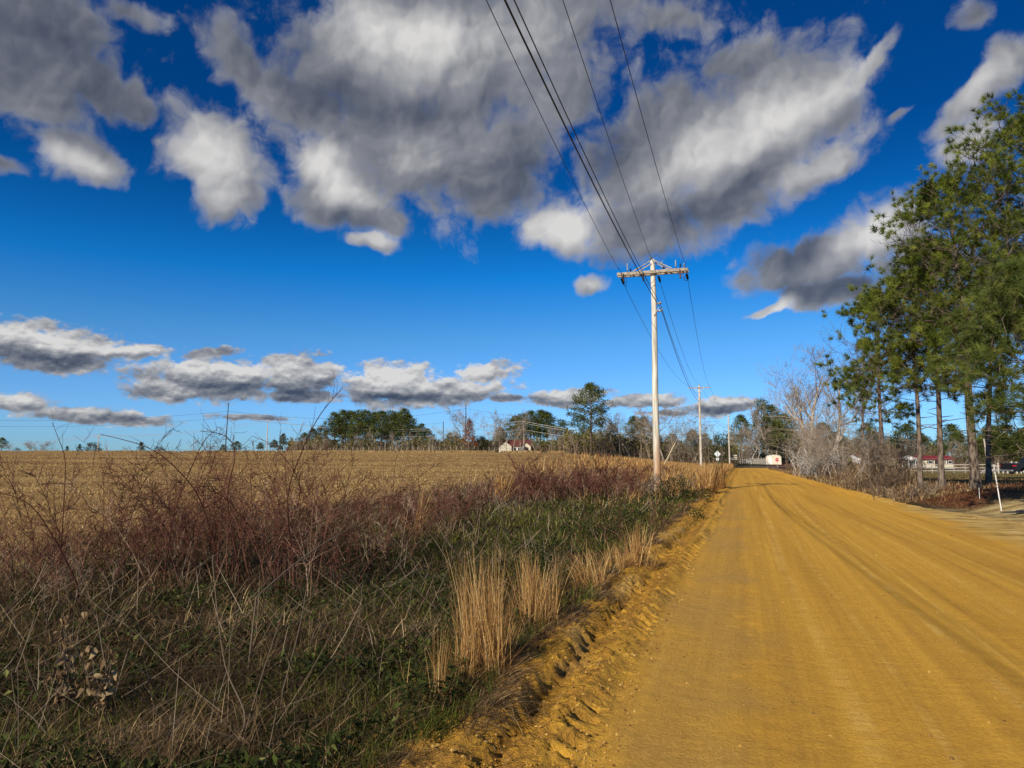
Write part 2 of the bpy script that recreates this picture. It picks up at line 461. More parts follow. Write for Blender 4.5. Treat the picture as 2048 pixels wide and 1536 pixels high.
def ribbons(P, H, W, az, lean, curl, K=3, tipw=0.12, face=None, r=rng):
    """curved blades. P roots, H lengths, W widths, az direction of lean, lean start angle from vertical, curl added angle"""
    m = len(P)
    dirh = np.stack([np.cos(az), np.sin(az), np.zeros(m)], 1)
    fa = az + math.pi / 2 + r.normal(size=m) * 0.7 if face is None else face
    side = np.stack([np.cos(fa), np.sin(fa), np.zeros(m)], 1)
    pts = [np.asarray(P, float)]
    for k in range(K):
        ang = lean + curl * (k + 0.5) / K
        step = dirh * np.sin(ang)[:, None] + np.array([0, 0, 1.0]) * np.cos(ang)[:, None]
        pts.append(pts[-1] + step * (H / K)[:, None])
    rows = []
    for k in range(K + 1):
        w = W * (1 - (1 - tipw) * (k / K) ** 1.5) * 0.5
        if k == K: rows.append(pts[k][:, None])
        else: rows.append(np.stack([pts[k] - side * w[:, None], pts[k] + side * w[:, None]], 1))
    V = np.concatenate(rows, 1)               # m, 2K+1, 3
    nv = 2 * K + 1; base = np.arange(m)[:, None] * nv
    Q = np.concatenate([base + np.array([[2 * k, 2 * k + 1, 2 * k + 3, 2 * k + 2]]) for k in range(K - 1)], 0) if K > 1 else None
    T = base + np.array([[2 * K - 2, 2 * K - 1, 2 * K]])
    return V.reshape(-1, 3), Q, T, nv

def text_mesh(name, s, size, depth=0.004):
    cu = bpy.data.curves.new(name, 'FONT'); cu.body = s; cu.size = size; cu.align_x = 'CENTER'; cu.align_y = 'CENTER'; cu.extrude = depth
    o = bpy.data.objects.new(name, cu); coll.objects.link(o)
    dg = bpy.context.evaluated_depsgraph_get(); dg.update()
    me = bpy.data.meshes.new_from_object(o.evaluated_get(dg)); me.name = name
    bpy.data.objects.remove(o); bpy.data.curves.remove(cu)
    me.materials.clear()
    return me

# ------------------------------------------------------------------ materials
def new_mat(name):
    m = bpy.data.materials.new(name); m.use_nodes = True
    return m, NT(m.node_tree)
def finish(N, col, rough=0.8, bump=None, bstr=0.3, bdist=0.02, metal=0.0, spec=0.3, trans=None):
    b = N.n('ShaderNodeBsdfPrincipled', {'Base Color': col if isinstance(col, bpy.types.NodeSocket) else (*col, 1), 'Roughness': rough, 'Metallic': metal, 'Specular IOR Level': spec})
    if bump is not None:
        bn = N.n('ShaderNodeBump', {'Strength': bstr, 'Distance': bdist, 'Height': bump})
        N.t.links.new(bn.outputs[0], b.inputs['Normal'])
    out = b.outputs[0]
    if trans is not None:
        tr = N.n('ShaderNodeBsdfTranslucent', {'Color': col if isinstance(col, bpy.types.NodeSocket) else (*col, 1)})
        out = N.n('ShaderNodeMixShader', {0: trans, 1: b.outputs[0], 2: tr.outputs[0]}).outputs[0]
    N.n('ShaderNodeOutputMaterial', {'Surface': out})
def simple(name, c, rough=0.7, var=0.25, scale=8.0, metal=0.0, spec=0.3, c2=None, bstr=0.25):
    m, N = new_mat(name)
    co = N.n('ShaderNodeTexCoord').outputs['Object']
    f = N.noise(co, scale, 5, 0.6)
    f = N.lin(f, 0.3, 0.7)
    a = tuple(x * (1 - var) for x in c); b = c2 or tuple(min(1, x * (1 + var)) for x in c)
    finish(N, N.mix(f, a, b), rough, N.noise(co, scale * 6, 3, 0.6), bstr, 0.01, metal, spec)
    return m
def blade_mat(name, stops, trans=0.25, rough=0.75):
    """leaf or stem colour picked per blade from attribute rnd"""
    m, N = new_mat(name)
    a = N.n('ShaderNodeAttribute', attribute_name='rnd').outputs['Fac']
    finish(N, N.ramp(a, stops), rough, trans=trans, spec=0.15)
    return m

# ================================================================== the ground
def graded(a, b, fine, lo, hi, growth=1.12):
    """coordinates from a to b, step fine between lo and hi and growing outside"""
    mid = list(np.arange(lo, hi, fine))
    up = []; x = hi; st = fine
    while x < b: up.append(x); st *= growth; x += st
    up.append(b)
    dn = []; x = lo - fine; st = fine
    while x > a: dn.append(x); st *= growth; x -= st
    dn.append(a)
    return np.array(sorted(dn) + mid + up)

def grid_mesh(name, S, T, zfun, attrs=None, smooth=True):
    s, t = np.meshgrid(S, T, indexing='ij')
    x, y = to_world(s.ravel(), t.ravel())
    z = zfun(s.ravel(), t.ravel(), x, y)
    ns, nt = len(S), len(T)
    i, j = np.meshgrid(np.arange(ns - 1), np.arange(nt - 1), indexing='ij'); i = i.ravel(); j = j.ravel()
    Q = np.stack([i * nt + j, (i + 1) * nt + j, (i + 1) * nt + j + 1, i * nt + j + 1], 1)
    return s.ravel(), t.ravel(), x, y, z, Q

S = graded(-2500, 2500, 0.25, -14, 20, 1.07)
T = graded(-400, 3500, 0.35, 1, 40, 1.045)
s, t, x, y, z, Q = grid_mesh('ground', S, T, lambda s, t, x, y: ground_z(x, y))
# what covers the ground where (1 = all of it): stubble field, verge soil, pine straw
fieldness = sstep(-s, 8.2, 9.8) 
verge = 1 - fieldness
se = road_right(t)
wob_ = (fbm(x * .5, y * .5, 15, 3) - .5) * 3.0
sand = sstep(s, se - .8, se) * sstep(y, 9, 11) * (1 - sstep(y + wob_, 22.6, 24.0))
straw = sstep(s, se + 0.2, se + 1.3) * (1 - sstep(y, 30.5, 33)) * sstep(y + wob_, 22.6, 24.0) + sstep(s, 5, 7) * (1 - sstep(s, 15, 24)) * sstep(t, 30, 36) * 0.8
straw = np.clip(straw, 0, 1)
lawn = sstep(s, se + 0.2, se + 1.5) * (1 - straw) * (1 - sand)
cover = np.stack([fieldness, straw, lawn, np.ones_like(s)], 1)
gme = mesh_from('ground', np.stack([x, y, z], 1), Q, None, {'cover': cover, 'sand': sand}, smooth=True)

m, N = new_mat('field_and_verge_soil')
co = N.n('ShaderNodeTexCoord').outputs['Object']
ca = N.n('ShaderNodeAttribute', attribute_name='cover').outputs['Color']
cf, cs, cl_ = N.sep(ca)[:3]
big = N.noise(co, 0.10, 4, 0.6); mid = N.noise(co, 1.3, 4, 0.62); fine = N.noise(co, 16.0, 4, 0.7)
stre = N.noise(N.n('ShaderNodeMapping', {'Vector': co, 'Rotation': (0, 0, R(-8)), 'Scale': (0.10, 1.1, 1)}).outputs[0], 1.0, 5, 0.62)
fcol = N.ramp(N.m('ADD', N.m('MULTIPLY', mid, 0.35), N.m('ADD', N.m('MULTIPLY', stre, 0.5), N.m('MULTIPLY', fine, 0.35))), [(0.36, (.11, .063, .024)), (0.52, (.29, .175, .058)), (0.66, (.48, .32, .115)), (0.82, (.60, .43, .18))])
wide = N.noise(N.n('ShaderNodeMapping', {'Vector': co, 'Rotation': (0, 0, R(6)), 'Scale': (.012, .10, 1)}).outputs[0], 1.0, 4, .6)
fcol = N.mix(N.lin(wide, 0.46, 0.60, 0.0, 0.55), fcol, (.16, .085, .035))
fcol = N.mix(N.lin(big, 0.42, 0.66, 0.1, 0.6), fcol, (.20, .115, .045))
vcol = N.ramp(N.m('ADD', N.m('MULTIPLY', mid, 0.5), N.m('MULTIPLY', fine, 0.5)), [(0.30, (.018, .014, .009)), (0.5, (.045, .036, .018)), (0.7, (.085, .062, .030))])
scol = N.ramp(N.m('ADD', N.m('MULTIPLY', mid, 0.5), N.m('MULTIPLY', fine, 0.5)), [(0.33, (.050, .016, .008)), (0.5, (.115, .040, .018)), (0.68, (.22, .105, .050))])
lcol = N.ramp(N.m('ADD', N.m('MULTIPLY', mid, 0.6), N.m('MULTIPLY', fine, 0.4)), [(0.33, (.085, .080, .028)), (0.5, (.17, .130, .050)), (0.68, (.27, .20, .09))])
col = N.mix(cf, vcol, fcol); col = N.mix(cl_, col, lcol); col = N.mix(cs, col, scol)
sa = N.n('ShaderNodeAttribute', attribute_name='sand').outputs['Fac']
sn_ = N.noise(N.n('ShaderNodeMapping', {'Vector': co, 'Scale': (.35, 1.5, 1)}).outputs[0], 1.1, 5, .65, .4)
sacol = N.ramp(N.m('ADD', N.m('MULTIPLY', sn_, .72), N.m('MULTIPLY', fine, .28)), [(0.38, (.10, .065, .030)), (0.45, (.34, .24, .095)), (0.55, (.54, .42, .20)), (0.72, (.70, .58, .34))])
col = N.mix(sa, col, sacol)
finish(N, col, 0.95, N.m('ADD', N.m('MULTIPLY', mid, 1.0), fine), 0.9, 0.05, spec=0.1)
MAT_GROUND = m
o = link('ground', gme, m); tag(o, kind='structure')

# ------------------------------------------------------------------ dirt road with its two scraped-up banks
def road_profile(s, t):
    wob = 0.10 * np.sin(t * 0.31 + 1.0) + 0.07 * np.sin(t * 0.83)
    n1 = fbm(s * 5.0, t * 2.4, 21, 5, 0.55); n2 = fbm(s * 14.0, t * 14.0, 31, 4, 0.6); n3 = fbm(s * 1.2, t * 0.5, 41, 3)
    se = road_right(t)
    zc = 0.03 * np.cos((s - 1.8) / 3.0) + 0.012 * (n3 - .5)
    # shallow wheel ruts
    for rs, a, w in ((0.55, .012, .16), (1.25, .010, .16), (2.0, .015, .18), (2.75, .010, .16), (3.5, .012, .2)):
        zc = zc - a * np.exp(-((s - rs - 0.12 * np.sin(t * 0.09 + rs * 3)) / w) ** 2)
    # inner windrow and outer bank
    c1 = np.interp(t, [3, 9, 17, 60], [-1.10, -1.00, -.82, -.85]) + wob * 0.22; c2 = np.interp(t, [3, 9, 17, 60], [-1.50, -1.44, -1.38, -1.5]) + wob * 0.35
    h1 = 0.075 * (0.75 + 0.5 * fbm(t * 0.7, t * 0 + 3, 51, 3))
    h2 = 0.115 * (0.55 + 0.9 * fbm(t * 0.55, t * 0 + 9, 55, 3))
    left = sstep(-s, 0.35, 0.85)
    ridge1 = h1 * np.exp(-(np.abs(s - c1) / 0.13) ** 2.2)
    # eroded face: steep towards the road, soft towards the verge
    ds = s - c2
    edge = 0.10 * (n1 - .5) + 0.16 * (fbm(s * 7.5, t * 9.5, 61, 4, .6) - .5) + 0.14 * (fbm(s * 1.0, t * 1.1, 62, 2) - .5)
    ridge2 = h2 * sstep(-(ds - 0.22 - edge), -0.02, 0.16) * (0.40 + 0.60 * np.exp(-(np.minimum(ds, 0) / 0.38) ** 2)) * (0.62 + 0.76 * fbm(s * 2.2, t * 1.3, 65, 3))
    rough = (n1 - .5) * 0.025 + (n2 - .5) * 0.045 + (fbm(s * 34, t * 34, 35, 3, .7) - .5) * .036 * sstep(-s, .85, 1.15)
    gul = 0.022 * np.exp(-((s - (c1 + c2) / 2 - 0.04) / 0.10) ** 2)
    clod = 0.05 * np.maximum(n2 - .62, 0) * 3
    zl = ridge1 + ridge2 + rough * sstep(-s, 0.72, 0.98) + gul + clod * sstep(-s, 0.8, 1.1)
    # lug marks of a tyre pressed into the foot of the windrow
    ph = t / 0.20 + 0.35 * np.sin(t * 1.7)
    lug = sstep(np.sin(2 * math.pi * ph), 0.10, 0.65) * np.exp(-((s - c1 - 0.085 + 0.02 * np.sin(2 * math.pi * ph * 0.5)) / 0.062) ** 6)
    lug = lug * sstep(fbm(t * 1.1, t * 0 + 5, 71, 3), 0.30, 0.42) * sstep(34 - t, 0, 8)
    zl = zl * (1 - .5 * lug) - 0.060 * lug
    # little rills across the damp strip
    ril = np.abs(fbm(s * 1.6, t * 0.8, 81, 4) - .5)
    zm = -0.018 * (1 - sstep(ril, 0.0, 0.018)) * np.exp(-((s + 0.15) / 0.45) ** 2)
    grain = (n2 - .5) * 0.012 * sstep(30 - t, 0, 20)
    # right bank, only past the driveway
    rb = 0.16 * np.exp(-((s - se + 0.1) / 0.28) ** 2) * sstep(t, 27, 33) * (1 - sstep(t, 140, 155)) + (n1 - .5) * 0.07 * sstep(s, se - 0.7, se - 0.1)
    z = zc + zl + zm * (1 - left) * 0.6 + grain + rb
    z = z + 0.012 * np.sin(2 * math.pi * t / 0.11) * np.exp(-((s - 2.25 - .05 * t * 0.2) / 0.10) ** 2) * 0.35
    # the sheet's edges dive under the ground
    z = z - 0.42 * sstep(-s, 2.28, 2.85) - 0.35 * sstep(s, se + 0.05, se + 0.9)
    return z
def far_fade(t): return sstep(t, 162, 168)
S = np.concatenate([np.arange(-2.9, -2.2, 0.07), np.arange(-2.2, -0.55, 0.022), np.arange(-0.55, 0.6, 0.045), np.arange(0.6, 8.8, 0.11)])
Tt = [-30.0, -20, -10, -5, 0, 1.0, 2.0]
st = 0.026; tt = 2.9
while tt < 168:
    Tt.append(tt)
    tt += max(0.028, 0.0030 * tt ** 1.05 * (1 if tt < 14 else 2.2))
Tt.append(168.0)
T = np.array(Tt)
s, t, x, y, z, Q = grid_mesh('dirt_road', S, T, lambda s, t, x, y: z_road(t) + road_profile(s, t) - 0.3 * far_fade(t))
zm = (s > road_right(t) + 1.0)
keep = ~(zm[Q].all(1))
rme = mesh_from('dirt_road', np.stack([s, t, z], 1), Q[keep], None, None, smooth=True)
m, N = new_mat('orange_sandy_dirt')
co = N.n('ShaderNodeTexCoord').outputs['Object']
X, Y_, Z_ = N.sep(co)[:3]
lane = N.n('ShaderNodeMapping', {'Vector': co, 'Scale': (2.6, 0.055, 1.0)}).outputs[0]
lane2 = N.n('ShaderNodeMapping', {'Vector': co, 'Scale': (9.0, 0.10, 1.0)}).outputs[0]
nl = N.noise(lane, 1.0, 5, 0.62, 0.25); nl2 = N.noise(lane2, 1.0, 4, 0.6)
nb = N.noise(co, 0.45, 5, 0.6); nf = N.noise(co, 34.0, 5, 0.75); nm = N.noise(co, 5.5, 5, 0.62)
f = N.m('ADD', N.m('ADD', N.m('MULTIPLY', nl, 0.46), N.m('MULTIPLY', nl2, 0.30)), N.m('ADD', N.m('MULTIPLY', nm, 0.16), N.m('MULTIPLY_ADD', nf, 0.42, -0.17)))
col = N.ramp(f, [(0.30, (.32, .160, .028)), (0.45, (.50, .268, .036)), (0.60, (.64, .358, .048)), (0.76, (.78, .50, .11))])
# crossways wander of the strips
wx_ = N.m('ADD', X, N.m('MULTIPLY_ADD', N.noise(co, 0.8, 5, 0.6), 1.3, -0.65))
damp = N.m('MULTIPLY', N.sm(wx_, 0.22, -0.22), N.sm(wx_, -1.0, -0.62))
damp = N.m('MULTIPLY', damp, N.sm(Y_, 60.0, 20.0))
dcol = N.ramp(N.m('ADD', N.m('MULTIPLY', nb, 0.4), N.m('MULTIPLY', nf, 0.6)), [(0.34, (.230, .140, .045)), (0.55, (.37, .230, .068)), (0.7, (.47, .31, .11))])
col = N.mix(N.m('MULTIPLY', damp, N.lin(nb, .35, .6, .2, .65)), col, dcol)
# pale wheel lines with tread ribs
def line(c, w, amt, base, drift=0.0, cc=(.78, .51, .14)):
    q = N.m('SUBTRACT', N.m('ADD', X, N.m('MULTIPLY_ADD', N.noise(N.xyz(0.0, Y_, c * 7.0), 0.06, 1, 0.5), 0.7, -0.35)), N.m('MULTIPLY_ADD', Y_, drift, c))
    g = N.sm(N.m('ABSOLUTE', q), w, w * 0.3)
    rib = N.m('MULTIPLY_ADD', N.m('SINE', N.m('MULTIPLY', Y_, 62.0)), 0.3, 0.7)
    g = N.m('MULTIPLY', N.m('MULTIPLY', g, rib), N.lin(N.noise(co, 1.1, 6, 0.7), 0.42, 0.62))
    return N.mix(N.m('MULTIPLY', g, amt), base, cc)
for c, w, amt, dr in ((0.62, .10, .50, 0), (1.02, .05, .4, 0.004), (1.66, .07, .62, .006), (1.95, .03, .5, .006), (2.6, .06, .45, .004), (3.3, .07, .4, 0), (4.1, .09, .35, -.01)):
    col = line(c, w, amt, col, dr)
col = line(3.7, .34, .22, col, .0, (.30, .18, .045))
col = line(0.22, .15, .3, col, .0, (.32, .20, .06))
# darker clods and crumbs on the banks; pale dry wash between them
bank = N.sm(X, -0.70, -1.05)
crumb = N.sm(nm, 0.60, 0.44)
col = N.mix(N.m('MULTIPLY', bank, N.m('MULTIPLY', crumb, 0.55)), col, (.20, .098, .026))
wash = N.m('MULTIPLY', N.sm(N.m('ABSOLUTE', N.m('ADD', wx_, 1.42)), 0.16, 0.04), N.sm(nb, 0.42, 0.6))
col = N.mix(N.m('MULTIPLY', wash, 0.5), col, (.50, .34, .13))
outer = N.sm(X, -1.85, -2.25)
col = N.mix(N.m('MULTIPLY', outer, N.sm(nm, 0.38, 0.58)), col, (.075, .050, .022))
# small dark stones and bits of stick
vor = N.n('ShaderNodeTexVoronoi', {'Vector': N.n('ShaderNodeMapping', {'Vector': co, 'Scale': (1.0, 0.6, 1.0), 'Rotation': (0, 0, .6)}).outputs[0], 'Scale': 7.0, 'Randomness': 1.0})
spot = N.m('MULTIPLY', N.sm(vor.outputs['Distance'], 0.14, 0.05), N.sm(N.noise(co, 1.5, 2), 0.56, 0.66))
col = N.mix(N.m('MULTIPLY', spot, 0.75), col, (.09, .055, .025))
# driveway mouth: pale grey-tan sand with leaf litter patches
seX = N.sm(N.m('ADD', X, N.m('MULTIPLY_ADD', nb, 3.0, -1.5)), 4.4, 5.8)
dr_ = N.m('MULTIPLY', seX, N.sm(Y_, 38.0, 30.0))
lat = N.n('ShaderNodeMapping', {'Vector': co, 'Scale': (0.9, 1.4, 1.0)}).outputs[0]
ln = N.noise(lat, 1.2, 5, 0.65, 0.4)
pcol = N.ramp(N.m('ADD', N.m('MULTIPLY', ln, 0.7), N.m('MULTIPLY', nf, 0.3)), [(0.38, (.12, .085, .035)), (0.45, (.40, .26, .075)), (0.55, (.58, .40, .13)), (0.72, (.70, .54, .25))])
col = N.mix(dr_, col, pcol)
h = N.m('ADD', N.m('MULTIPLY', nf, 1.0), N.m('ADD', N.m('MULTIPLY', nm, 0.8), N.m('MULTIPLY', N.noise(co, 90.0, 3, 0.6), 0.35)))
hb = N.m('ADD', N.m('MULTIPLY', h, 1.3), N.m('MULTIPLY', bank, N.m('MULTIPLY', N.noise(co, 22.0, 5, 0.7), 3.0)))
finish(N, col, 0.93, hb, 0.85, 0.014, spec=0.12)
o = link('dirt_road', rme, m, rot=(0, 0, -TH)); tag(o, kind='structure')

# ------------------------------------------------------------------ paved road crossing at the far end
S = np.arange(-60, 90, 1.5); T = np.arange(168.5, 176.6, 1.0)
s, t, x, y, z, Q = grid_mesh('paved_road', S, T, lambda s, t, x, y: ground_z(x, y) + 0.05)
pm = mesh_from('paved_road', np.stack([x, y, z], 1), Q, None, None, True)
MAT_ASPH = simple('worn_asphalt', (.11, .105, .10), 0.9, .2, 3.0)
o = link('paved_road', pm, MAT_ASPH); tag(o, kind='structure')

# ================================================================== utility poles and wires
def pole_mat():
    m, N = new_mat('weathered_pole_wood')
    co = N.n('ShaderNodeTexCoord').outputs['Object']
    z = N.sep(co)[2]
    g = N.noise(N.n('ShaderNodeMapping', {'Vector': co, 'Scale': (9, 9, .35)}).outputs[0], 2.2, 6, 0.65)
    c = N.ramp(g, [(0.3, (.24, .215, .17)), (0.46, (.54, .505, .42)), (0.62, (.74, .71, .62))])
    stain = N.m('MULTIPLY', N.sm(z, 3.6, 0.6), N.sm(N.noise(N.n('ShaderNodeMapping', {'Vector': co, 'Scale': (3.0, 3.0, .15)}).outputs[0], 1.6, 3), .40, .56))
    c = N.mix(N.m('MULTIPLY', stain, 0.85), c, (.40, .17, .045))
    finish(N, c, .85, g, .5, .02, spec=.15)
    return m
M_POLE = pole_mat()
M_POLE2 = simple('grey_pole_wood', (.50, .44, .36), .85, .3, 3.0)
M_DARKPOLE = simple('dark_pole_wood', (.07, .06, .05), .85, .3, 3.0)  # near-black base colour; paints the tall thin pole as standing out of the sun
M_ARM = simple('split_crossarm_timber', (.34, .29, .23), .85, .45, 9.0)
M_STEEL = simple('galvanised_steel', (.42, .42, .40), .45, .2, 20.0, metal=.7)
M_BLACK = simple('black_polymer', (.018, .018, .02), .5, .2, 20.0, spec=.4)
M_GLAZE = simple('grey_glazed_porcelain', (.34, .35, .36), .25, .2, 20.0, spec=.6)
M_BROWNGLAZE = simple('brown_glazed_porcelain', (.10, .045, .03), .25, .2, 20.0, spec=.6)
M_WIRE = simple('weathered_cable', (.035, .035, .038), .6, .2, 5.0)
M_ALWIRE = simple('bright_aluminium_wire', (.55, .53, .50), .4, .1, 5.0, metal=.3)

def loc2(root, x, y, z):                        # point in a pole's own frame
    c, s = math.cos(root.rotation_euler.z), math.sin(root.rotation_euler.z)
    return np.array([root.location.x + x * c - y * s, root.location.y + x * s + y * c, root.location.z + z])

# nearest pole
P1 = on_ground(1313.5, 32.0)
H1 = at(1306, 519, 32.0).z - P1.z
big = thing('utility_pole', 'tall bleached wooden utility pole with orange stained foot, nearest the camera in the roadside brush', 'utility pole', P1, -TH, None)
g = Geo(); zz = np.linspace(-1.0, H1, 22)
lean = 0.0
g.tube([(0.015 * math.sin(k * .5), 0.01 * math.cos(k * .7), z) for k, z in enumerate(zz)], np.interp(zz, [-1, H1], [.165, .105]), 18); g.obj('pole', M_POLE, big, True)
HA = H1 - 0.62                                   # crossarm height
for sy, nm_ in ((-.19, 0), (.15, 1)):
    g = Geo(); g.box(-1.60, 1.56, sy - .055, sy + .055, HA - .07, HA + .07, .012)
    for bx in (-1.3, -.55, 0, .6, 1.3): g.disc((bx, sy, HA + .0), (0, 1, 0), .03, .14, 8)
    g.obj('crossarm', M_ARM, big)
for sx in (-1, 1):
    for sy in (-.25, .21):
        g = Geo(); g.beam((sx * .09, sy, H1 - .12), (sx * .86, sy, HA + .08), .035, .045); g.obj('brace', M_ARM, big)
def pin(x, y, z0, h, r, root, mat, nm_='insulator', sheds=5):
    g = Geo(); prof = [(0, .018), (h * .25, .018)]
    for k in range(sheds):
        b = h * (.25 + .7 * k / sheds); prof += [(b, r * .55), (b + h * .02, r), (b + h * .06, r * .55)]
    prof += [(h, r * .5), (h + .02, .01)]
    g.lathe((x, y, z0), (0, 0, 1), prof, 10); return g.obj(nm_, mat, root, True)
for x, h, mt in ((-1.12, .40, M_GLAZE), (-.98, .16, M_BLACK), (.42, .38, M_GLAZE), (.50, .14, M_BLACK), (1.02, .38, M_GLAZE), (1.22, .22, M_BLACK), (1.38, .20, M_GLAZE)):
    pin(x, -.19, HA + .07, h, .045, big, mt)
pin(-.10, -.13, H1 - .03, .16, .05, big, M_GLAZE)
def string(x, y, z, dirn, L, root, nm_='dead_end_insulator', mat=None, r=.055):
    g = Geo(); d = Vector(dirn).normalized(); n = int(L / .075)
    prof = [(0, .012), (.05, .012)]
    for k in range(n): prof += [(.05 + k * L / n, .02), (.05 + (k + .35) * L / n, r), (.05 + (k + .6) * L / n, .02)]
    prof += [(L + .12, .012)]
    g.lathe((x, y, z), d, prof, 9); g.disc(Vector((x, y, z)) + d * (L + .16), (1, 0, 0), .05, .03, 8)
    return g.obj(nm_, mat or M_BLACK, root, True)
DE = {}
for key, x, z in (('l', -1.46, HA - .10), ('m', .22, HA - .12), ('r', 1.46, HA - .10)):
    d = Vector((0, 1, -.16)); string(x, .22, z, d, .55, big); DE[key] = (x, .22 + .72, z - .72 * .16)
# cut-outs (fused switches) hanging below the arm, with their black bodies and brown porcelain
for x, mt in ((-1.30, M_BLACK), (-.42, M_BLACK), (1.20, M_BROWNGLAZE)):
    g = Geo()
    g.beam((x, -.28, HA - .02), (x + .02, -.36, HA - .14), .05, .05)
    pr = [(0, .02)] + [q for k in range(4) for q in ((.05 + k * .07, .028), (.075 + k * .07, .06), (.095 + k * .07, .028))] + [(.36, .02)]
    g.lathe((x, -.36, HA - .10), (.12, -.15, -1), pr, 9)
    g.tube([(x + .10, -.30, HA - .12), (x + .17, -.42, HA - .46)], .014, 6)
    g.obj('fused_cutout', mt, big, True)
def jumper(pts, r=.009, nm_='jumper_wire', root=big):
    P = [Vector(p) for p in pts]; Q = []
    for i in range(len(P) - 1):
        p0 = P[max(i - 1, 0)]; p1 = P[i]; p2 = P[i + 1]; p3 = P[min(i + 2, len(P) - 1)]
        for k in range(6):
            u = k / 6
            Q.append(0.5 * ((2 * p1) + (-p0 + p2) * u + (2 * p0 - 5 * p1 + 4 * p2 - p3) * u * u + (-p0 + 3 * p1 - 3 * p2 + p3) * u ** 3))
    Q.append(P[-1]); g = Geo(); g.tube([q[:] for q in Q], r, 5); g.obj(nm_, M_WIRE, root, True)
jumper([(-1.5, -.6, HA + .22), (-1.42, -.25, HA + .14), (-1.36, -.28, HA - .2), (-1.2, .1, HA - .5), (-1.46, .9, HA - .24)])
jumper([(-.10, -.4, H1 + .16), (.02, -.2, H1 - .1), (.12, -.25, HA + .1), (.18, -.2, HA - .1), (.22, .6, HA - .22)])
jumper([(1.5, -.6, HA + .22), (1.42, -.28, HA + .1), (1.5, -.28, HA - .15), (1.36, .0, HA - .42), (1.46, .9, HA - .24)])
jumper([(-.40, -.4, HA - .40), (-.28, -.3, HA - .55), (-.05, -.28, HA - .52), (.1, -.22, HA - .35)])
jumper([(-.05, -.2, H1 + .0), (.25, -.25, H1 + .12), (.42, -.19, HA + .46)], .006)
g = Geo(); g.beam((.10, -.05, HA - 1.42), (.36, -.12, HA - 1.42), .05, .07); g.beam((.10, -.05, HA - 1.78), (.40, -.12, HA - 1.74), .05, .07)
g.disc((.30, -.14, HA - 1.42), (0, 1, 0), .06, .09, 10); g.disc((.36, -.14, HA - 1.74), (0, 1, 0), .06, .09, 10)
g.tube([(.12, -.1, HA - 1.40), (.28, -.16, HA - 1.58), (.14, -.12, HA - 1.78), (.02, -.15, HA - 2.0)], .012, 5)
g.obj('cable_bracket', M_STEEL, big, True)

def plain_pole(px, ytop, Y, r, mat, label, arm=None, hide=0.0, rz=-TH, group=None, lean_=0.0, pins=True):
    b = on_ground(px, Y); h = at(px, ytop, Y).z - b.z
    root = thing('utility_pole', label, 'utility pole', b, rz, group)
    g = Geo(); zz = np.linspace(-.8, h, 8); g.tube([(lean_ * z / h, 0, z) for z in zz], np.interp(zz, [-.8, h], [r, r * .68]), 10); g.obj('pole', mat, root, True)
    if arm:
        w, dz = arm
        g = Geo(); g.box(lean_ - w, lean_ + w, -.20, -.08, h - dz - .06, h - dz + .06); g.obj('crossarm', M_ARM if mat is not M_DARKPOLE else mat, root)
        for sx in (-1, 1):
            g = Geo(); g.beam((lean_ + sx * .05, -.22, h - dz - .55), (lean_ + sx * w * .5, -.22, h - dz), .03, .04); g.obj('brace', M_STEEL, root)
            if pins: pin(lean_ + sx * (w - .08), -.14, h - dz + .06, .2, .07, root, M_GLAZE, sheds=2)
    if pins: pin(lean_, 0, h, .18, .06, root, M_GLAZE, sheds=2)
    return root, h
p2, h2 = plain_pole(1402, 771, 85.0, .17, M_POLE2, 'pale utility pole with a short crossarm, second along the dirt road', (1.22, .28), lean_=.0)
g = Geo(); gp = [loc2(p2, 0, 0, h2 - 1.3), loc2(p2, -3.4, -1.4, 0.0)]
o_ = p2; q0 = Vector((0, 0, h2 - 1.3)); q1 = Vector((-4.6, -1.2, .1))
g.tube([q0[:], q1[:]], .012, 5); g.obj('guy_wire', M_ALWIRE, p2)
g = Geo(); g.tube([q0.lerp(q1, .62)[:], q1[:]], .05, 8); g.obj('guy_guard', simple('faded_yellow_guard', (.55, .48, .28), .6), p2)
p3, h3 = plain_pole(1459, 829, 144.0, .17, M_POLE2, 'thin pale utility pole, farthest on the left of the dirt road beside plank board', None)
for k in range(4): pin(.17, -.05, h3 - .5 - k * .55, .16, .08, p3, M_BLACK, sheds=2)

def wire(pts, sags, r, mat, label, name='power_line', group=None, cat='wire'):
    """a wire through the given supports with a parabolic sag in every span"""
    P = []
    for i in range(len(pts) - 1):
        a, b = np.array(pts[i], float), np.array(pts[i + 1], float); n = 26
        for k in range(n + (1 if i == len(pts) - 2 else 0)):
            u = k / n; q = a * (1 - u) + b * u; q[2] -= 4 * sags[i] * u * (1 - u); P.append(q)
    P = np.array(P)
    g = Geo(); g.tube(P, r, 5, cap=True); o = g.obj(name, mat, None, True)
    return tag(o, label, cat, group)
PREV = 40.0                                      # the line runs on over the camera to a pole behind it
def back(pt, px_top, sag):
    """far end behind the camera so that the wire leaves the picture's top edge at px_top"""
    a = np.array(pt, float); best = None
    for ds in np.linspace(-3.5, 3.5, 281):
        dx, dy = to_world(ds, -PREV)
        b = a + np.array([dx, dy, 0.0])
        prev = None
        for k in range(1, 60):
            u = k / 80; q = a * (1 - u) + b * u; q[2] -= 4 * sag * u * (1 - u)
            c, s_ = math.cos(PITCH), math.sin(PITCH); dep = q[1] * c + (q[2] - EYE) * s_
            if dep < .5: break
            X = 1024 + F_PX * q[0] / dep; Yp = 768 - F_PX * ((q[2] - EYE) * c - q[1] * s_) / dep
            if Yp < 0:
                e = abs(X - px_top)
                if best is None or e < best[0]: best = (e, b)
                break
    return best[1]
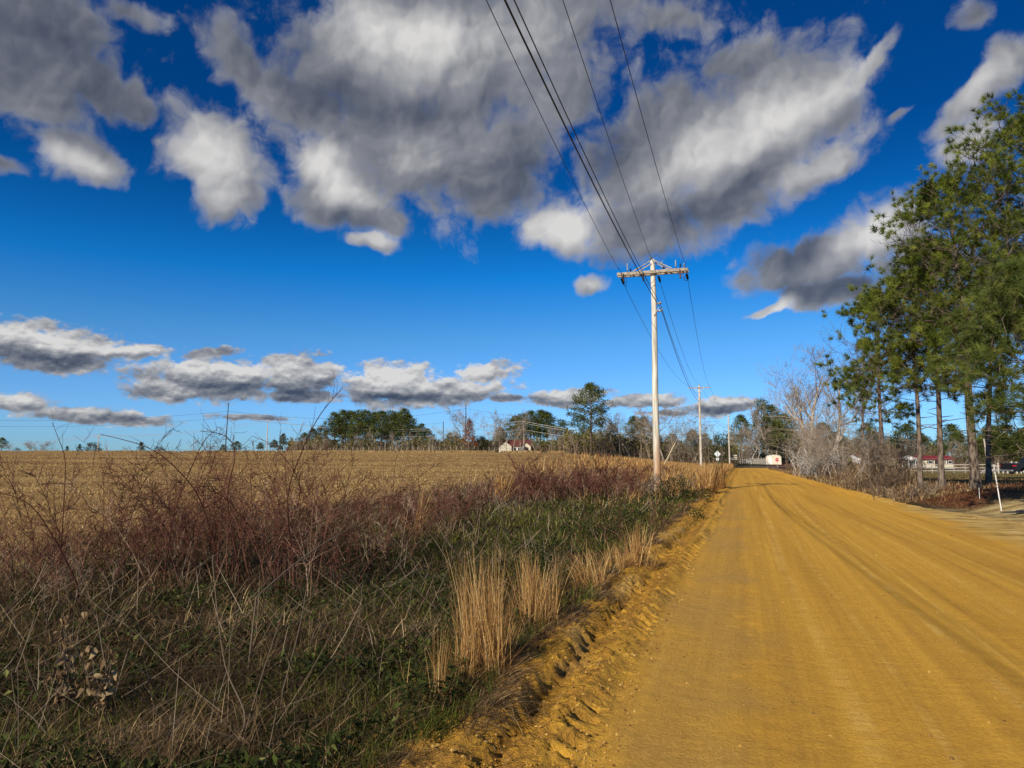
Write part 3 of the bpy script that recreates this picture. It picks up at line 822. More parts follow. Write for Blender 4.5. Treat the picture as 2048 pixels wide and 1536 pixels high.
A_l = loc2(big, -1.48, -.42, HA + .16); A_t = loc2(big, -.10, -.13, H1 + .13); A_r = loc2(big, 1.40, -.30, HA + .30)
A_b = loc2(big, .30, -.2, HA - 1.42); A_c = loc2(big, .36, -.2, HA - 1.74)
T2l, T2t, T2r = loc2(p2, -1.14, -.14, h2 - .02), loc2(p2, 0, 0, h2 + .18), loc2(p2, 1.14, -.14, h2 - .02)
T2b, T2c = loc2(p2, .2, -.1, h2 - 1.5), loc2(p2, .2, -.1, h2 - 1.9)
T3l, T3t, T3r, T3b, T3c = loc2(p3, -.2, 0, h3 - .3), loc2(p3, 0, 0, h3 + .1), loc2(p3, .25, 0, h3 - .3), loc2(p3, .2, 0, h3 - 2.1), loc2(p3, .2, 0, h3 - 2.5)
wire([back(A_l, 965, .5), A_l], [.5], .0085, M_WIRE, 'overhead wire running over the camera to the left end of the near crossarm')
wire([back(A_t, 1122, .5), A_t], [.5], .0085, M_WIRE, 'overhead wire running over the camera to the tip of the near pole')
wire([back(A_r, 1212, .5), A_r], [.5], .0085, M_WIRE, 'overhead wire running over the camera to the right end of the near crossarm')
wire([back(A_b, 1024, .7), A_b, T2b, T3b], [.7, 1.0, 1.0], .010, M_WIRE, 'thinner cable of the low pair clamped beside the near pole below its crossarm')
wire([back(A_c, 1003, .7), A_c, T2c, T3c], [.7, 1.1, 1.1], .015, M_WIRE, 'thick black twisted cable, lowest of the lines on the near pole')
wire([loc2(big, *DE['l']), T2l, T3l], [1.0, 1.0], .0095, M_WIRE, 'wire leaving the left end of the near crossarm towards the second pole')
wire([loc2(big, *DE['m']), T2t, T3t], [1.0, 1.0], .0095, M_WIRE, 'wire leaving the middle of the near crossarm towards the tip of the second pole')
wire([loc2(big, *DE['r']), T2r, T3r], [1.0, 1.0], .0095, M_WIRE, 'wire leaving the right end of the near crossarm towards the second pole')

# poles beyond the field
f1, hf1 = plain_pole(195, 870, 215, .17, M_POLE2, 'small T-shaped pole on the field horizon at far left', (1.25, .3), rz=0)
f2, hf2 = plain_pole(450, 806, 160, .13, M_DARKPOLE, 'tall thin dark pole without a crossarm standing left beyond the field', None, rz=0, lean_=.3, pins=False)
f3, hf3 = plain_pole(533, 839, 230, .17, M_POLE2, 'T-shaped pole between the tall dark pole and the wood', (1.15, .35), rz=0)
f4, hf4 = plain_pole(886, 843, 196, .14, M_DARKPOLE, 'shorter dark pole at the right end of the dense pine stand', None, rz=0, pins=False)
f5, hf5 = plain_pole(931, 808, 190, .15, M_DARKPOLE, 'tall dark pole standing behind the rusty brown tree', None, rz=0, pins=False)
f6, hf6 = plain_pole(1048, 842, 186, .16, M_POLE2, 'pale pole in front of the white house with red roof', (.5, .25), rz=0)
def wires_far():
    a = at(-120, 848, 205); L = at(-120, 830, 150)
    wire([at(-140, 893, 200), loc2(f1, -1.1, 0, hf1), loc2(f3, -1.0, 0, hf3 - .2), loc2(f6, -.4, 0, hf6), at(1440, 862, 165)], [1.0, 1.6, 2.6, 1.8], .035, M_ALWIRE, 'upper bright wire of the lines strung across the far wood', group=None)
    wire([at(-140, 899, 200), loc2(f1, 1.1, 0, hf1 - .2), loc2(f3, 1.0, 0, hf3 - .5), loc2(f6, .4, 0, hf6 - .6), at(1440, 866, 165)], [1.0, 1.6, 2.6, 1.8], .03, M_ALWIRE, 'second bright wire strung across the far wood, just under the upper one')
    wire([loc2(f3, 0, 0, hf3 - 1.8), loc2(f6, 0, 0, hf6 - 2.2), at(1440, 872, 165)], [2.6, 1.8], .03, M_ALWIRE, 'lowest bright wire strung across the far wood')
    wire([at(-120, 836, 150), loc2(f2, .3, 0, hf2 - .2 - 1.6), loc2(f5, 0, 0, hf5 - 1.2), at(1440, 842, 170)], [1.2, 2.2, 2.0], .022, M_WIRE, 'dark wire crossing the low sky by the tall thin dark pole, upper one')
    wire([at(-120, 850, 150), loc2(f2, .3, 0, hf2 - 3.2), loc2(f4, 0, 0, hf4 - .3)], [1.0, 1.6], .02, M_WIRE, 'dark wire crossing the low sky by the tall thin dark pole, lower one')
wires_far()
# a line glimpsed between the pines on the right

# ================================================================== buildings, signs, fences and the rest
M_CREAM = simple('cream_siding', (.66, .60, .46), .7, .08, .8)
M_WHITE = simple('white_paint', (.74, .73, .70), .6, .08, 2.0)
M_REDROOF = simple('red_metal_roof', (.20, .028, .028), .5, .2, 1.5)
M_BROWNROOF = simple('brown_shingle', (.16, .075, .05), .8, .3, 3.0)
M_DARKGLASS = simple('dark_window_glass', (.025, .028, .035), .15, .2, 1.0, spec=.6)
M_SHUTTER = simple('dark_shutter', (.05, .03, .035), .6)
M_GREYWOOD = simple('weathered_fence_wood', (.33, .29, .23), .9, .35, 6.0)
M_PALEWOOD = simple('bleached_fence_wood', (.55, .52, .46), .85, .25, 6.0)

def facing(px, Y, extra=0.0):
    b = on_ground(px, Y); return b, -math.atan2(b.x, b.y) + extra

# mobile home with red roof beyond the pines
def mobile_home(px0, px1, Y, hwall, label, wall_m, roof_m, porch=True, rz=None):
    b0 = on_ground(px0, Y); b1 = on_ground(px1, Y)
    L = b1.x - b0.x; D = 6.0
    root = thing('mobile_home', label, 'mobile home', (b0.x, Y, min(b0.z, b1.z) - .05), R(-3))
    g = Geo(); g.box(0, L, 0, D, .65, hwall)
    for k in range(1, int(hwall / .28)): g.box(-.012, L + .012, -.018, .0, .5 + k * .28, .515 + k * .28)
    g.add([(0.0, 0, hwall), (0.0, D, hwall), (0.0, D / 2, hwall + .82), (L, 0, hwall), (L, D, hwall), (L, D / 2, hwall + .82)], None, [(0, 1, 2), (3, 5, 4)])
    w = g.obj('wall', wall_m, root)
    g = Geo()
    for s_ in (0, 1):
        y0, y1 = (-.35, D / 2) if s_ == 0 else (D + .35, D / 2)
        z0, z1 = hwall - .08, hwall + .9
        V = [(-.3, y0, z0), (L + .3, y0, z0), (L + .3, y1, z1), (-.3, y1, z1), (-.3, y0, z0 + .1), (L + .3, y0, z0 + .1), (L + .3, y1, z1 + .1), (-.3, y1, z1 + .1)]
        g.add(V, [(0, 1, 2, 3), (7, 6, 5, 4), (0, 4, 5, 1), (1, 5, 6, 2), (2, 6, 7, 3), (3, 7, 4, 0)])
    for k in range(int(L / .6)): g.beam((k * .6, -.36, hwall + .04), (k * .6, D / 2, hwall + 1.01), .04, .03)
    g.obj('roof', roof_m, root)
    g = Geo(); g.box(.02, L - .02, .03, D - .03, 0, .65); g.obj('skirting', M_PALEWOOD, root)
    for k, fx in enumerate((.36, .58, .80, .94)):
        x = L * fx; g = Geo(); g.box(x - .5, x + .5, -.05, -.021, 1.35, hwall - .35)
        f = g.obj('window', M_WHITE, root)
        g = Geo(); g.box(x - .42, x + .42, -.062, -.052, 1.43, hwall - .43); g.obj('pane', M_DARKGLASS, f)
        for sx in (-1, 1):
            g = Geo(); g.box(x + sx * .66 - .14, x + sx * .66 + .14, -.06, -.021, 1.33, hwall - .33); g.obj('shutter', M_SHUTTER, f)
    x = L * .69; g = Geo(); g.box(x - .45, x + .45, -.06, -.021, .7, hwall - .25); dd = g.obj('door', M_SHUTTER, root)
    if porch:
        g = Geo(); pw = L * .30; px_ = L * .13
        g.box(px_ - pw / 2, px_ + pw / 2, -2.6, -.03, .35, .5)
        for k in range(6): g.box(px_ - pw / 2 + k * pw / 5 - .05, px_ - pw / 2 + k * pw / 5 + .05, -2.6, -2.5, 0, hwall - .1)
        g.box(px_ - pw / 2, px_ + pw / 2, -2.62, -2.5, 1.25, 1.35); g.box(px_ - pw / 2, px_ + pw / 2, -2.62, -2.5, hwall - .2, hwall)
        V = [(px_ - pw / 2 - .2, -2.7, hwall), (px_ + pw / 2 + .2, -2.7, hwall), (px_, -2.7, hwall + .95), (px_ - pw / 2 - .2, .5, hwall), (px_ + pw / 2 + .2, .5, hwall), (px_, .5, hwall + .95)]
        g.add(V, [(0, 3, 5, 2), (1, 2, 5, 4)], [(0, 2, 1)])
        for k in range(14): g.beam((px_ - pw / 2 + k * pw / 13, -2.56, .5), (px_ - pw / 2 + k * pw / 13, -2.56, 1.25), .03, .03, (0, 1, 0))
        g.obj('porch', M_WHITE, root)
    return root
mobile_home(1797, 1903, 196, 2.55, 'long cream mobile home with dark red roof and white gabled porch, behind the pine trunks', M_CREAM, M_REDROOF)
mobile_home(1716, 1752, 185, 2.4, 'small pale mobile home with brown roof, half hidden by the roadside brush', M_WHITE, M_BROWNROOF, porch=False)

# white house with red roof beyond the field
b, rz = facing(1034, 187)
hs = thing('house', 'white house with red roof at the edge of the far wood, behind a pale pole', 'house', b + Vector((0, 0, -.75)), rz)
g = Geo(); g.box(-4.2, 3.4, 0, 7, 0, 2.5)
for cx, w, y0 in ((-3.0, 3.2, -1.2), (2.3, 2.4, -.8)):
    g.box(cx - w / 2, cx + w / 2, y0, .02, 0, 2.35)
    g.add([(cx - w / 2, y0, 2.35), (cx + w / 2, y0, 2.35), (cx, y0, 2.35 + w * .38)], None, [(0, 1, 2)])
g.obj('wall', M_CREAM, hs)
g = Geo()
for y0, z0 in ((-.4, 2.35), (7.4, 2.35)):
    V = [(-4.6, y0, z0), (3.8, y0, z0), (3.8, 3.5, 4.0), (-4.6, 3.5, 4.0)]
    V += [(x, y, z + .12) for x, y, z in V]; g.add(V, [(0, 1, 2, 3), (7, 6, 5, 4), (0, 4, 5, 1), (1, 5, 6, 2), (2, 6, 7, 3), (3, 7, 4, 0)])
for cx, w, y0 in ((-3.0, 3.2, -1.2), (2.3, 2.4, -.8)):
    for sx in (-1, 1):
        V = [(cx + sx * (w / 2 + .3), y0 - .25, 2.22), (cx, y0 - .25, 2.35 + w * .40), (cx, 3.3, 2.35 + w * .40), (cx + sx * (w / 2 + .3), 3.3, 2.22)]
        V += [(x, y, z + .12) for x, y, z in V]; g.add(V, [(0, 1, 2, 3), (7, 6, 5, 4), (0, 4, 5, 1), (1, 5, 6, 2), (2, 6, 7, 3), (3, 7, 4, 0)])
g.obj('roof', simple('faded_red_shingle', (.13, .035, .03), .8, .3, 2.0), hs)
for x in (-.6, .6):
    g = Geo(); g.box(x - .45, x + .45, -.06, -.01, 1.0, 2.1); f = g.obj('window', M_WHITE, hs)
    g = Geo(); g.box(x - .37, x + .37, -.075, -.065, 1.08, 2.02); g.obj('pane', M_DARKGLASS, f)
g = Geo(); g.box(2.0, 2.9, -.86, -.81, 0, 2.05); g.obj('door', M_SHUTTER, hs)

# cream shed behind the stop sign
b, rz = facing(1547, 181)
sh = thing('shed', 'small cream shed with rounded roof behind the stop sign', 'shed', b + Vector((0, 0, -.1)), rz)
W_, D_ = 3.6, 4.0; Hs = 2.25
arch = [(-W_ / 2, 0), (-W_ / 2, Hs - .35), (-W_ / 2 + .35, Hs - .05), (-.7, Hs + .14), (0, Hs + .2), (.7, Hs + .14), (W_ / 2 - .35, Hs - .02), (W_ / 2, Hs - .35), (W_ / 2, 0)]
g = Geo(); n = len(arch)
V = [(x, 0, z) for x, z in arch] + [(x, D_, z) for x, z in arch]
g.add(V, [(i, i + 1, n + i + 1, n + i) for i in range(n - 1)], [(0, i + 1, i) for i in range(1, n - 1)] + [(n, n + i, n + i + 1) for i in range(1, n - 1)])
for k in range(6): g.box(-W_ / 2 + .01, W_ / 2 - .01, -.02, .0, .25 + k * .32, .27 + k * .32)
g.obj('wall', M_CREAM, sh)
g = Geo(); 
for i in range(1, n - 2):
    (x0, z0), (x1, z1) = arch[i], arch[i + 1]; g.beam((x0, -.08, z0 + .0), (x0, D_ + .08, z0), .02, .02)
    V = [(x0, -.1, z0 + .02), (x1, -.1, z1 + .02), (x1, D_ + .1, z1 + .02), (x0, D_ + .1, z0 + .02)]; V += [(x, y, z + .05) for x, y, z in V]
    g.add(V, [(0, 1, 2, 3), (7, 6, 5, 4), (0, 4, 5, 1), (1, 5, 6, 2), (2, 6, 7, 3), (3, 7, 4, 0)])
g.obj('roof', M_WHITE, sh)
g = Geo(); g.box(-1.2, -.3, -.05, -.022, .05, 1.9); g.obj('door', M_WHITE, sh)

# stop sign at the end of the dirt road
M_SIGNRED = simple('sign_red', (.42, .012, .02), .4, .05, 2.0)
M_SIGNWHITE = simple('sign_white', (.80, .80, .80), .4, .03, 2.0)
M_ALU = simple('bare_aluminium_sheet', (.62, .66, .66), .5, .08, 6.0, metal=.2)
b, rz = facing(1554, 158)
Zs = at(1554, 919.5, 158).z - b.z
st_ = thing('stop_sign', 'red octagonal stop sign on a post in front of the cream shed', 'stop sign', b, rz)
g = Geo(); g.beam((0, .03, -.4), (0, .03, Zs + .3), .07, .05, (0, 1, 0)); g.obj('post', M_STEEL, st_)
def octo(r, y0, y1):
    g = Geo(); V = []
    for y in (y0, y1):
        for k in range(8):
            a = math.pi / 8 + k * math.pi / 4; V.append((r * math.cos(a), y, Zs + r * math.sin(a)))
    T_ = [(0, i, i + 1) for i in range(1, 7)] + [(8, 8 + i + 1, 8 + i) for i in range(1, 7)]
    g.add(V, [(i, (i + 1) % 8, 8 + (i + 1) % 8, 8 + i) for i in range(8)], T_); return g
pl = octo(.46, -.012, .0).obj('border', M_SIGNWHITE, st_)
octo(.425, -.020, -.0135).obj('face', M_SIGNRED, st_)
tm = text_mesh('lettering', 'STOP', .38); lo = link('lettering', tm, M_SIGNWHITE, st_, (0, -.026, Zs), (math.pi / 2, 0, 0))

# back of a diamond sign with a small plate below
b, rz = facing(1435, 112)
Zd = at(1435, 908, 112).z - b.z
ds_ = thing('diamond_sign', 'bare metal back of a diamond road sign with a small plate below it', 'road sign', b, rz)
g = Geo(); g.beam((0, -.03, -.4), (0, -.03, Zd + .35), .06, .035, (0, 1, 0)); g.obj('post', simple('green_sign_post', (.16, .24, .20), .5), ds_)
g = Geo(); r_ = .50; g.add([(0, 0, Zd + r_), (r_, 0, Zd), (0, 0, Zd - r_), (-r_, 0, Zd), (0, .012, Zd + r_), (r_, .012, Zd), (0, .012, Zd - r_), (-r_, .012, Zd)], [(0, 3, 2, 1), (4, 5, 6, 7), (0, 1, 5, 4), (1, 2, 6, 5), (2, 3, 7, 6), (3, 0, 4, 7)]); g.obj('panel', M_ALU, ds_)
g = Geo(); g.box(-.21, .21, 0, .012, Zd - .98, Zd - .58, 0); g.obj('plate', M_ALU, ds_)

# stack of white planks on a leaning dark post
b, rz = facing(1466, 150)
Zb = at(1466, 915, 150).z - b.z
pb = thing('plank_board', 'dark roadside board with white plank stripes on a leaning dark post beside the third pole', 'board', b, rz)
g = Geo(); g.beam((-.1, .05, -.3), (.35, .05, Zb - .1), .22, .22, (0, 1, 0)); g.obj('post', simple('dark_wet_timber', (.035, .025, .02), .8), pb)
g = Geo(); g.box(-.55, .75, -.02, .06, Zb - .5, Zb + .62); g.obj('backing', simple('dark_board', (.06, .045, .035), .8), pb)
for k in range(3):
    g = Geo(); z = Zb - .40 + k * .36; g.box(-.62, .82, -.06, -.022, z, z + .17); g.obj('plank', M_PALEWOOD, pb)

# fences
def rail_fence(name, label, pts, hgt_, npost, rails, mat, pw=.09, jag=0.0, group=None, cat='fence', rh=.12):
    root = thing(name, label, cat, pts[0])
    P = [Vector(p) for p in pts]; seg = [(P[i + 1] - P[i]).length for i in range(len(P) - 1)]; tot = sum(seg)
    def atd(d):
        for i, l in enumerate(seg):
            if d <= l or i == len(seg) - 1: return P[i].lerp(P[i + 1], min(1, d / l))
            d -= l
    xy = [atd(tot * k / (npost - 1)) for k in range(npost)]
    for q in xy: q.z = gz(q.x, q.y)
    rr = random.Random(3)
    tops = []
    for q in xy:
        h = hgt_ * (1 + jag * rr.uniform(-.4, .4)); tops.append(h)
        g = Geo(); v = q - P[0]; g.beam((v.x, v.y, v.z - .3), (v.x + jag * rr.uniform(-.1, .1), v.y, v.z + h), pw, pw, (0, 1, 0)); g.obj('post', mat, root)
    for f in rails:
        g = Geo()
        for a, c in zip(xy[:-1], xy[1:]):
            va = a - P[0]; vc = c - P[0]; g.beam((va.x, va.y - .08, va.z + hgt_ * f), (vc.x, vc.y - .08, vc.z + hgt_ * f), .035, rh)
        g.obj('rail', mat, root)
    return root
rail_fence('rail_fence', 'long weathered three rail fence crossing the lawn behind the pine trunks', [on_ground(1800, 104), on_ground(1975, 97)], 1.25, 9, (.3, .62, .94), M_GREYWOOD)
rail_fence('rail_fence', 'crooked pale post fence in front of the black truck at the right edge', [on_ground(1978, 96), on_ground(2090, 88)], 1.35, 13, (.35, .75), M_PALEWOOD, .13, .5)
rail_fence('rail_fence', 'white picket topped fence beyond the end of the dirt road', [on_ground(1478, 196), on_ground(1500, 192), on_ground(1534, 180)], 1.5, 24, (.3, .62), M_PALEWOOD, .09, .3, rh=.08)
rail_fence('gate', 'grey metal bar gate between two posts across the paved road', [on_ground(1475, 179), on_ground(1501, 178)], 1.25, 2, (.65, .9), M_STEEL, .14, cat='gate')
rail_fence('wire_fence', 'thin post and wire fence along the far wood left of the rusty tree', [on_ground(640, 188), on_ground(1000, 186)], 1.3, 34, (.5, .85), M_GREYWOOD, .11, .4, rh=.012)

# pile of bleached boards by the fence
b = on_ground(1972, 90)
pp = thing('board_pile', 'low pile of bleached boards leaning in front of the rail fence', 'board pile', b, R(12))
rr = random.Random(5)
for k in range(9):
    g = Geo(); x = -1.0 + k * .25; g.beam((x, .2 * rr.random(), .03 + .02 * k), (x + .75, -.2, .55 + .1 * rr.random()), .16, .03, (0, 0, 1)); g.obj('board', M_PALEWOOD, pp)

# leaning white stake
b = on_ground(1996.5, 21.6)
tp = at(1990, 945, 21.6)
sk = Geo(); sk.tube([(0, 0, -.12), (tp.x - b.x, 0, tp.z - b.z)], .016, 10)
tag(sk.obj('marker_stake', M_WHITE, loc=b), 'white leaning marker stake in the pine straw beside the driveway', 'stake')
b = on_ground(1704 + 10, 34); sk = Geo(); sk.tube([(0, 0, -.1), (.0, 0, .62)], .018, 8)
tag(sk.obj('marker_stake', M_GREYWOOD, loc=b), 'thin grey wooden stake in the right road bank before the brown bush', 'stake')
b = on_ground(1954, 24); sk = Geo(); sk.tube([(0, 0, -.1), (.0, 0, .36)], .010, 8)
tag(sk.obj('marker_stake', M_WHITE, loc=b), 'tiny pale stake at the foot of the thickest pine trunk', 'stake')

# flap of black plastic on the driveway
b = on_ground(2040, 20.6)
fl = thing('plastic_flap', 'black plastic flap lying on the pale driveway at the right edge', 'plastic flap', b + Vector((0, 0, .015)), R(-6))
g = Geo(); V = [(-.62, .0, .03), (-.2, -.16, .035), (.7, -.16, .04), (.9, .22, .05), (.0, .14, .05)]; V += [(x, y, z - .03) for x, y, z in V]
g.add(V, [(i, (i + 1) % 5, 5 + (i + 1) % 5, 5 + i) for i in range(5)], [(0, 1, 4), (1, 2, 4), (2, 3, 4), (5, 9, 6), (6, 9, 7), (7, 9, 8)]); g.obj('sheet', M_BLACK, fl)
g = Geo(); g.beam((-.12, .14, .05), (.35, -.02, .12), .12, .02); g.obj('fin', M_BLACK, fl)

# black pickup, only its tail in view
b = on_ground(2026, 72)
tk = thing('pickup_truck', 'black pickup truck cut off by the right edge, showing its tail with a red lamp', 'pickup truck', (b.x, b.y, b.z), R(4))
M_CARBLK = simple('black_car_paint', (.012, .012, .014), .25, .1, 2.0, spec=.6)
M_TYRE = simple('tyre_rubber', (.02, .02, .02), .85); M_LAMP = simple('red_tail_lamp', (.45, .01, .015), .25, .05, spec=.6)
import bmesh
def extr(prof, y0, y1):
    g = Geo(); n = len(prof); V = [(x, y0, z) for x, z in prof] + [(x, y1, z) for x, z in prof]
    bm = bmesh.new(); vs = [bm.verts.new(v) for v in V]
    bm.faces.new(vs[:n]); bm.faces.new(vs[n:][::-1])
    for i in range(n): bm.faces.new((vs[i], vs[n + i], vs[n + (i + 1) % n], vs[(i + 1) % n]))
    bmesh.ops.bevel(bm, geom=bm.edges[:], offset=.03, segments=2, affect='EDGES'); bmesh.ops.triangulate(bm, faces=bm.faces[:]); g.bm(bm); return g
extr([(0, .62), (.05, .48), (.62, .42), (.72, .72), (1.0, .86), (1.35, .86), (1.62, .72), (1.7, .42), (3.9, .42), (4.0, .72), (4.25, .86), (4.6, .86), (4.85, .72), (4.95, .42), (5.6, .45), (5.65, .95), (5.4, 1.12), (4.1, 1.2), (3.55, 1.75), (2.3, 1.78), (2.15, 1.24), (0, 1.24)], 0, 1.85).obj('body', M_CARBLK, tk)
g = Geo(); g.box(-.16, .03, .04, 1.81, .44, .60, .03); g.obj('bumper', M_STEEL, tk)
g = Geo(); g.box(-.035, .30, -.02, .12, .93, 1.06, .01); g.obj('tail_lamp', M_LAMP, tk)
g = Geo(); g.box(-.035, .30, 1.73, 1.87, .93, 1.06, .01); g.obj('tail_lamp', M_LAMP, tk)
g = Geo(); g.add([(2.42, -.012, 1.26), (3.95, -.012, 1.26), (3.48, -.012, 1.66), (2.5, -.012, 1.66)], [(0, 1, 2, 3)]); g.obj('side_window', M_DARKGLASS, tk)
for wx in (1.17, 4.42):
    for wy in (.06, 1.79):
        g = Geo(); g.lathe((wx, wy - .13, .37), (0, 1, 0), [(0, .2), (.0, .34), (.05, .37), (.21, .37), (.26, .34), (.26, .2)], 24); w = g.obj('wheel', M_TYRE, tk, True)
        g = Geo(); g.disc((wx, wy, .37), (0, 1, 0), .21, .28, 16); g.obj('rim', M_STEEL, w, True)

# ================================================================== trees
def bark(name, c1, c2, c3, sc=1.0):
    m, N = new_mat(name)
    co = N.n('ShaderNodeTexCoord').outputs['Object']
    v = N.n('ShaderNodeTexVoronoi', {'Vector': N.n('ShaderNodeMapping', {'Vector': co, 'Scale': (9 * sc, 9 * sc, 2.6 * sc)}).outputs[0], 'Scale': 1.0, 'Randomness': 1.0}).outputs['Distance']
    n_ = N.noise(co, 4.0 * sc, 5, .65)
    f = N.m('ADD', N.m('MULTIPLY', v, .6), N.m('MULTIPLY', n_, .6))
    finish(N, N.ramp(f, [(.3, c1), (.5, c2), (.75, c3)]), .9, f, 1.0, .06, spec=.1)
    return m
M_PINEBARK = bark('pine_bark', (.020, .015, .012), (.080, .060, .046), (.21, .165, .13), 1.3)
M_PALEBARK = bark('pale_bark', (.13, .11, .09), (.30, .26, .21), (.48, .43, .36), .6)
M_GREYBARK = bark('grey_brown_bark', (.11, .09, .07), (.26, .21, .165), (.42, .35, .28), .6)
M_TWIG = simple('grey_twigs', (.28, .225, .175), .9, .3, .6)
M_TWIGPALE = simple('pale_twigs', (.25, .20, .145), .9, .3, .6)
M_TWIGBROWN = simple('brown_twigs', (.22, .145, .085), .9, .35, .6)
def needle_mat(name, a, b, c, trans=.3):
    return blade_mat(name, [(0, a), (.5, b), (1, c)], trans, .6)
M_NEEDLE = needle_mat('pine_needles', (.032, .056, .010), (.120, .158, .021), (.29, .325, .052))
M_NEEDLEY = needle_mat('young_pine_needles', (.05, .08, .02), (.12, .16, .035), (.24, .26, .06))
M_NEEDLEF = needle_mat('far_pine_needles', (.026, .044, .012), (.085, .108, .024), (.19, .20, .05))
M_CEDAR = needle_mat('cedar_leaves', (.018, .026, .010), (.045, .055, .018), (.11, .11, .04))
M_RUST = needle_mat('rusty_dry_leaves', (.10, .035, .015), (.24, .095, .040), (.40, .19, .09))
M_OLIVE = needle_mat('olive_undergrowth', (.055, .060, .016), (.16, .150, .045), (.34, .26, .11))

def needles(P, D, K, L, w, spread, r, bright=None):
    """K needles from each tuft point"""
    n = len(P)
    Pn = np.repeat(P, K, 0); Dn_ = np.repeat(D, K, 0)
    d = unit(Dn_ + spread * r.normal(size=(n * K, 3)) * .6)
    Ln = L * r.uniform(.7, 1.1, n * K)
    side = unit(np.cross(d, r.normal(size=(n * K, 3)))) * (w / 2)
    b = Pn + d * 0.02 - Dn_ * (r.uniform(0, .35, n * K) * L)[:, None]
    droop = np.array([0, 0, -1.0]) * (Ln * .18)[:, None]
    V = np.stack([b - side, b + side, b + d * Ln[:, None] + droop], 1).reshape(-1, 3)
    T = np.arange(n * K * 3).reshape(-1, 3)
    t0 = np.repeat(r.uniform(.15, .85, n) if bright is None else bright, K) + r.uniform(-.15, .15, n * K)
    return V, T, np.repeat(np.clip(t0, 0, 1), 3)

def pine(seed, H, r0, base, rad, nb, top=(0, 0), K=22, L=.21, w=.013, subs=7, bias=None, profile=None, sticks=6):
    """returns trunk (with limbs) and needle meshes; base = height of the lowest live limb"""
    r = np.random.default_rng(seed)
    g = Geo()
    zz = np.linspace(-.4, H, 26)
    u = np.clip(zz / H, 0, 1)
    sway = np.stack([top[0] * u ** 1.3 + .10 * np.sin(u * 7 + seed) * u, top[1] * u ** 1.3 + .08 * np.cos(u * 6 + seed) * u], 1)
    r0 = r0 * .54; rr = r0 * (1 - .88 * u ** 1.1) + .02; rr[:1] *= 1.5; rr = rr + r0 * .55 * np.exp(-np.maximum(zz, 0) / .28) * (zz > -1)
    g.tube(np.column_stack([sway, zz]), rr, 14)
    ax = lambda z: np.array([np.interp(z, zz, sway[:, 0]), np.interp(z, zz, sway[:, 1]), z])
    S0 = []; S1 = []; SR0 = []; SR1 = []; TP = []; TD = []
    for i in range(nb):
        f = (i + r.random()) / nb
        z = base + (H - base) * f ** .92
        pr = (profile or (lambda f: math.sin(math.pi * min(1, .22 + .78 * f) ** 1.15) ** .8 * .95 + .08))(f)
        az = i * 2.399 + r.uniform(-.5, .5)
        if bias is not None and r.random() < bias[1]: az = bias[0] + r.normal() * .7
        Lb = rad * pr * r.uniform(.65, 1.15)
        elv = R(r.uniform(-5, 25) + 45 * f ** 3)
        d = np.array([math.cos(az) * math.cos(elv), math.sin(az) * math.cos(elv), math.sin(elv)])
        p = ax(z); n = 7; rb = max(.012, .055 * r0 / .28 * (1 - .6 * f)) 
        pts = [p]
        for k in range(n):
            d = unit(d + r.normal(size=3) * .13 + np.array([0, 0, .055 + .05 * f])); p = p + d * Lb / n; pts.append(p)
        for k in range(n):
            S0.append(pts[k]); S1.append(pts[k + 1]); SR0.append(rb * (1 - .85 * k / n)); SR1.append(rb * (1 - .85 * (k + 1) / n))
        TP.append(pts[-1]); TD.append(d)
        ns = max(2, int(subs * (.5 + .5 * Lb / rad)))
        for j in range(ns):
            ff = .28 + .72 * (j + r.random()) / ns; k = min(n - 1, int(ff * n)); q = pts[k] + (pts[k + 1] - pts[k]) * (ff * n - k)
            md = unit(pts[k + 1] - pts[k])
            sd = unit(md * .7 + rand_dirs(1, r)[0] * .9 + np.array([0, 0, .28])); Ls = Lb * r.uniform(.16, .36) + .12
            m_ = 3; pp = q
            for a in range(m_):
                sd = unit(sd + r.normal(size=3) * .2 + np.array([0, 0, .12])); p2_ = pp + sd * Ls / m_
                S0.append(pp); S1.append(p2_); SR0.append(.011 * (1 - .3 * a)); SR1.append(.011 * (1 - .3 * (a + 1))); pp = p2_
                if a >= 1:
                    s2 = unit(sd + rand_dirs(1, r)[0] * .9); e = pp + s2 * Ls * .35
                    S0.append(pp); S1.append(e); SR0.append(.006); SR1.append(.005); TP.append(e); TD.append(s2)
            TP.append(pp); TD.append(sd)
    for i in range(sticks):                        # dead snags below the crown
        z = base * r.uniform(.45, 1.0); az = r.uniform(0, 6.28); d = np.array([math.cos(az), math.sin(az), r.uniform(-.1, .4)]); p = ax(z); q = p + unit(d) * r.uniform(.4, 1.3)
        S0.append(p); S1.append(q); SR0.append(.022); SR1.append(.008)
    V, Q = seg_tubes(S0, S1, SR0, SR1, 5); g.add(V, Q)
    TP = np.array(TP); TD = np.array(TD)
    cl_ = fbm(TP[:, 0] * .9 + TP[:, 1] * .5 + 40, TP[:, 2] * 1.1 + 7, 7 + seed, 2)
    keep = cl_ > .42; TP, TD, cl_ = TP[keep], TD[keep], cl_[keep]
    bright = np.clip(.5 + .26 * r.normal(size=len(TP)), .05, .95)
    V, T_, a = needles(TP, unit(TD + np.array([0, 0, .35])), K, L, w, .95, r, bright)
    return g.me('trunk', True), mesh_from('crown', V, None, T_, {'rnd': a})

def plant(tr, cr, mt, mc, name, label, cat, loc, rz=0, sc=(1, 1, 1), group=None):
    root = thing(name, label, cat, loc, rz, group); root.scale = sc
    link('trunk', tr, mt, root)
    if cr is not None: link('crown', cr, mc, root)
    return root

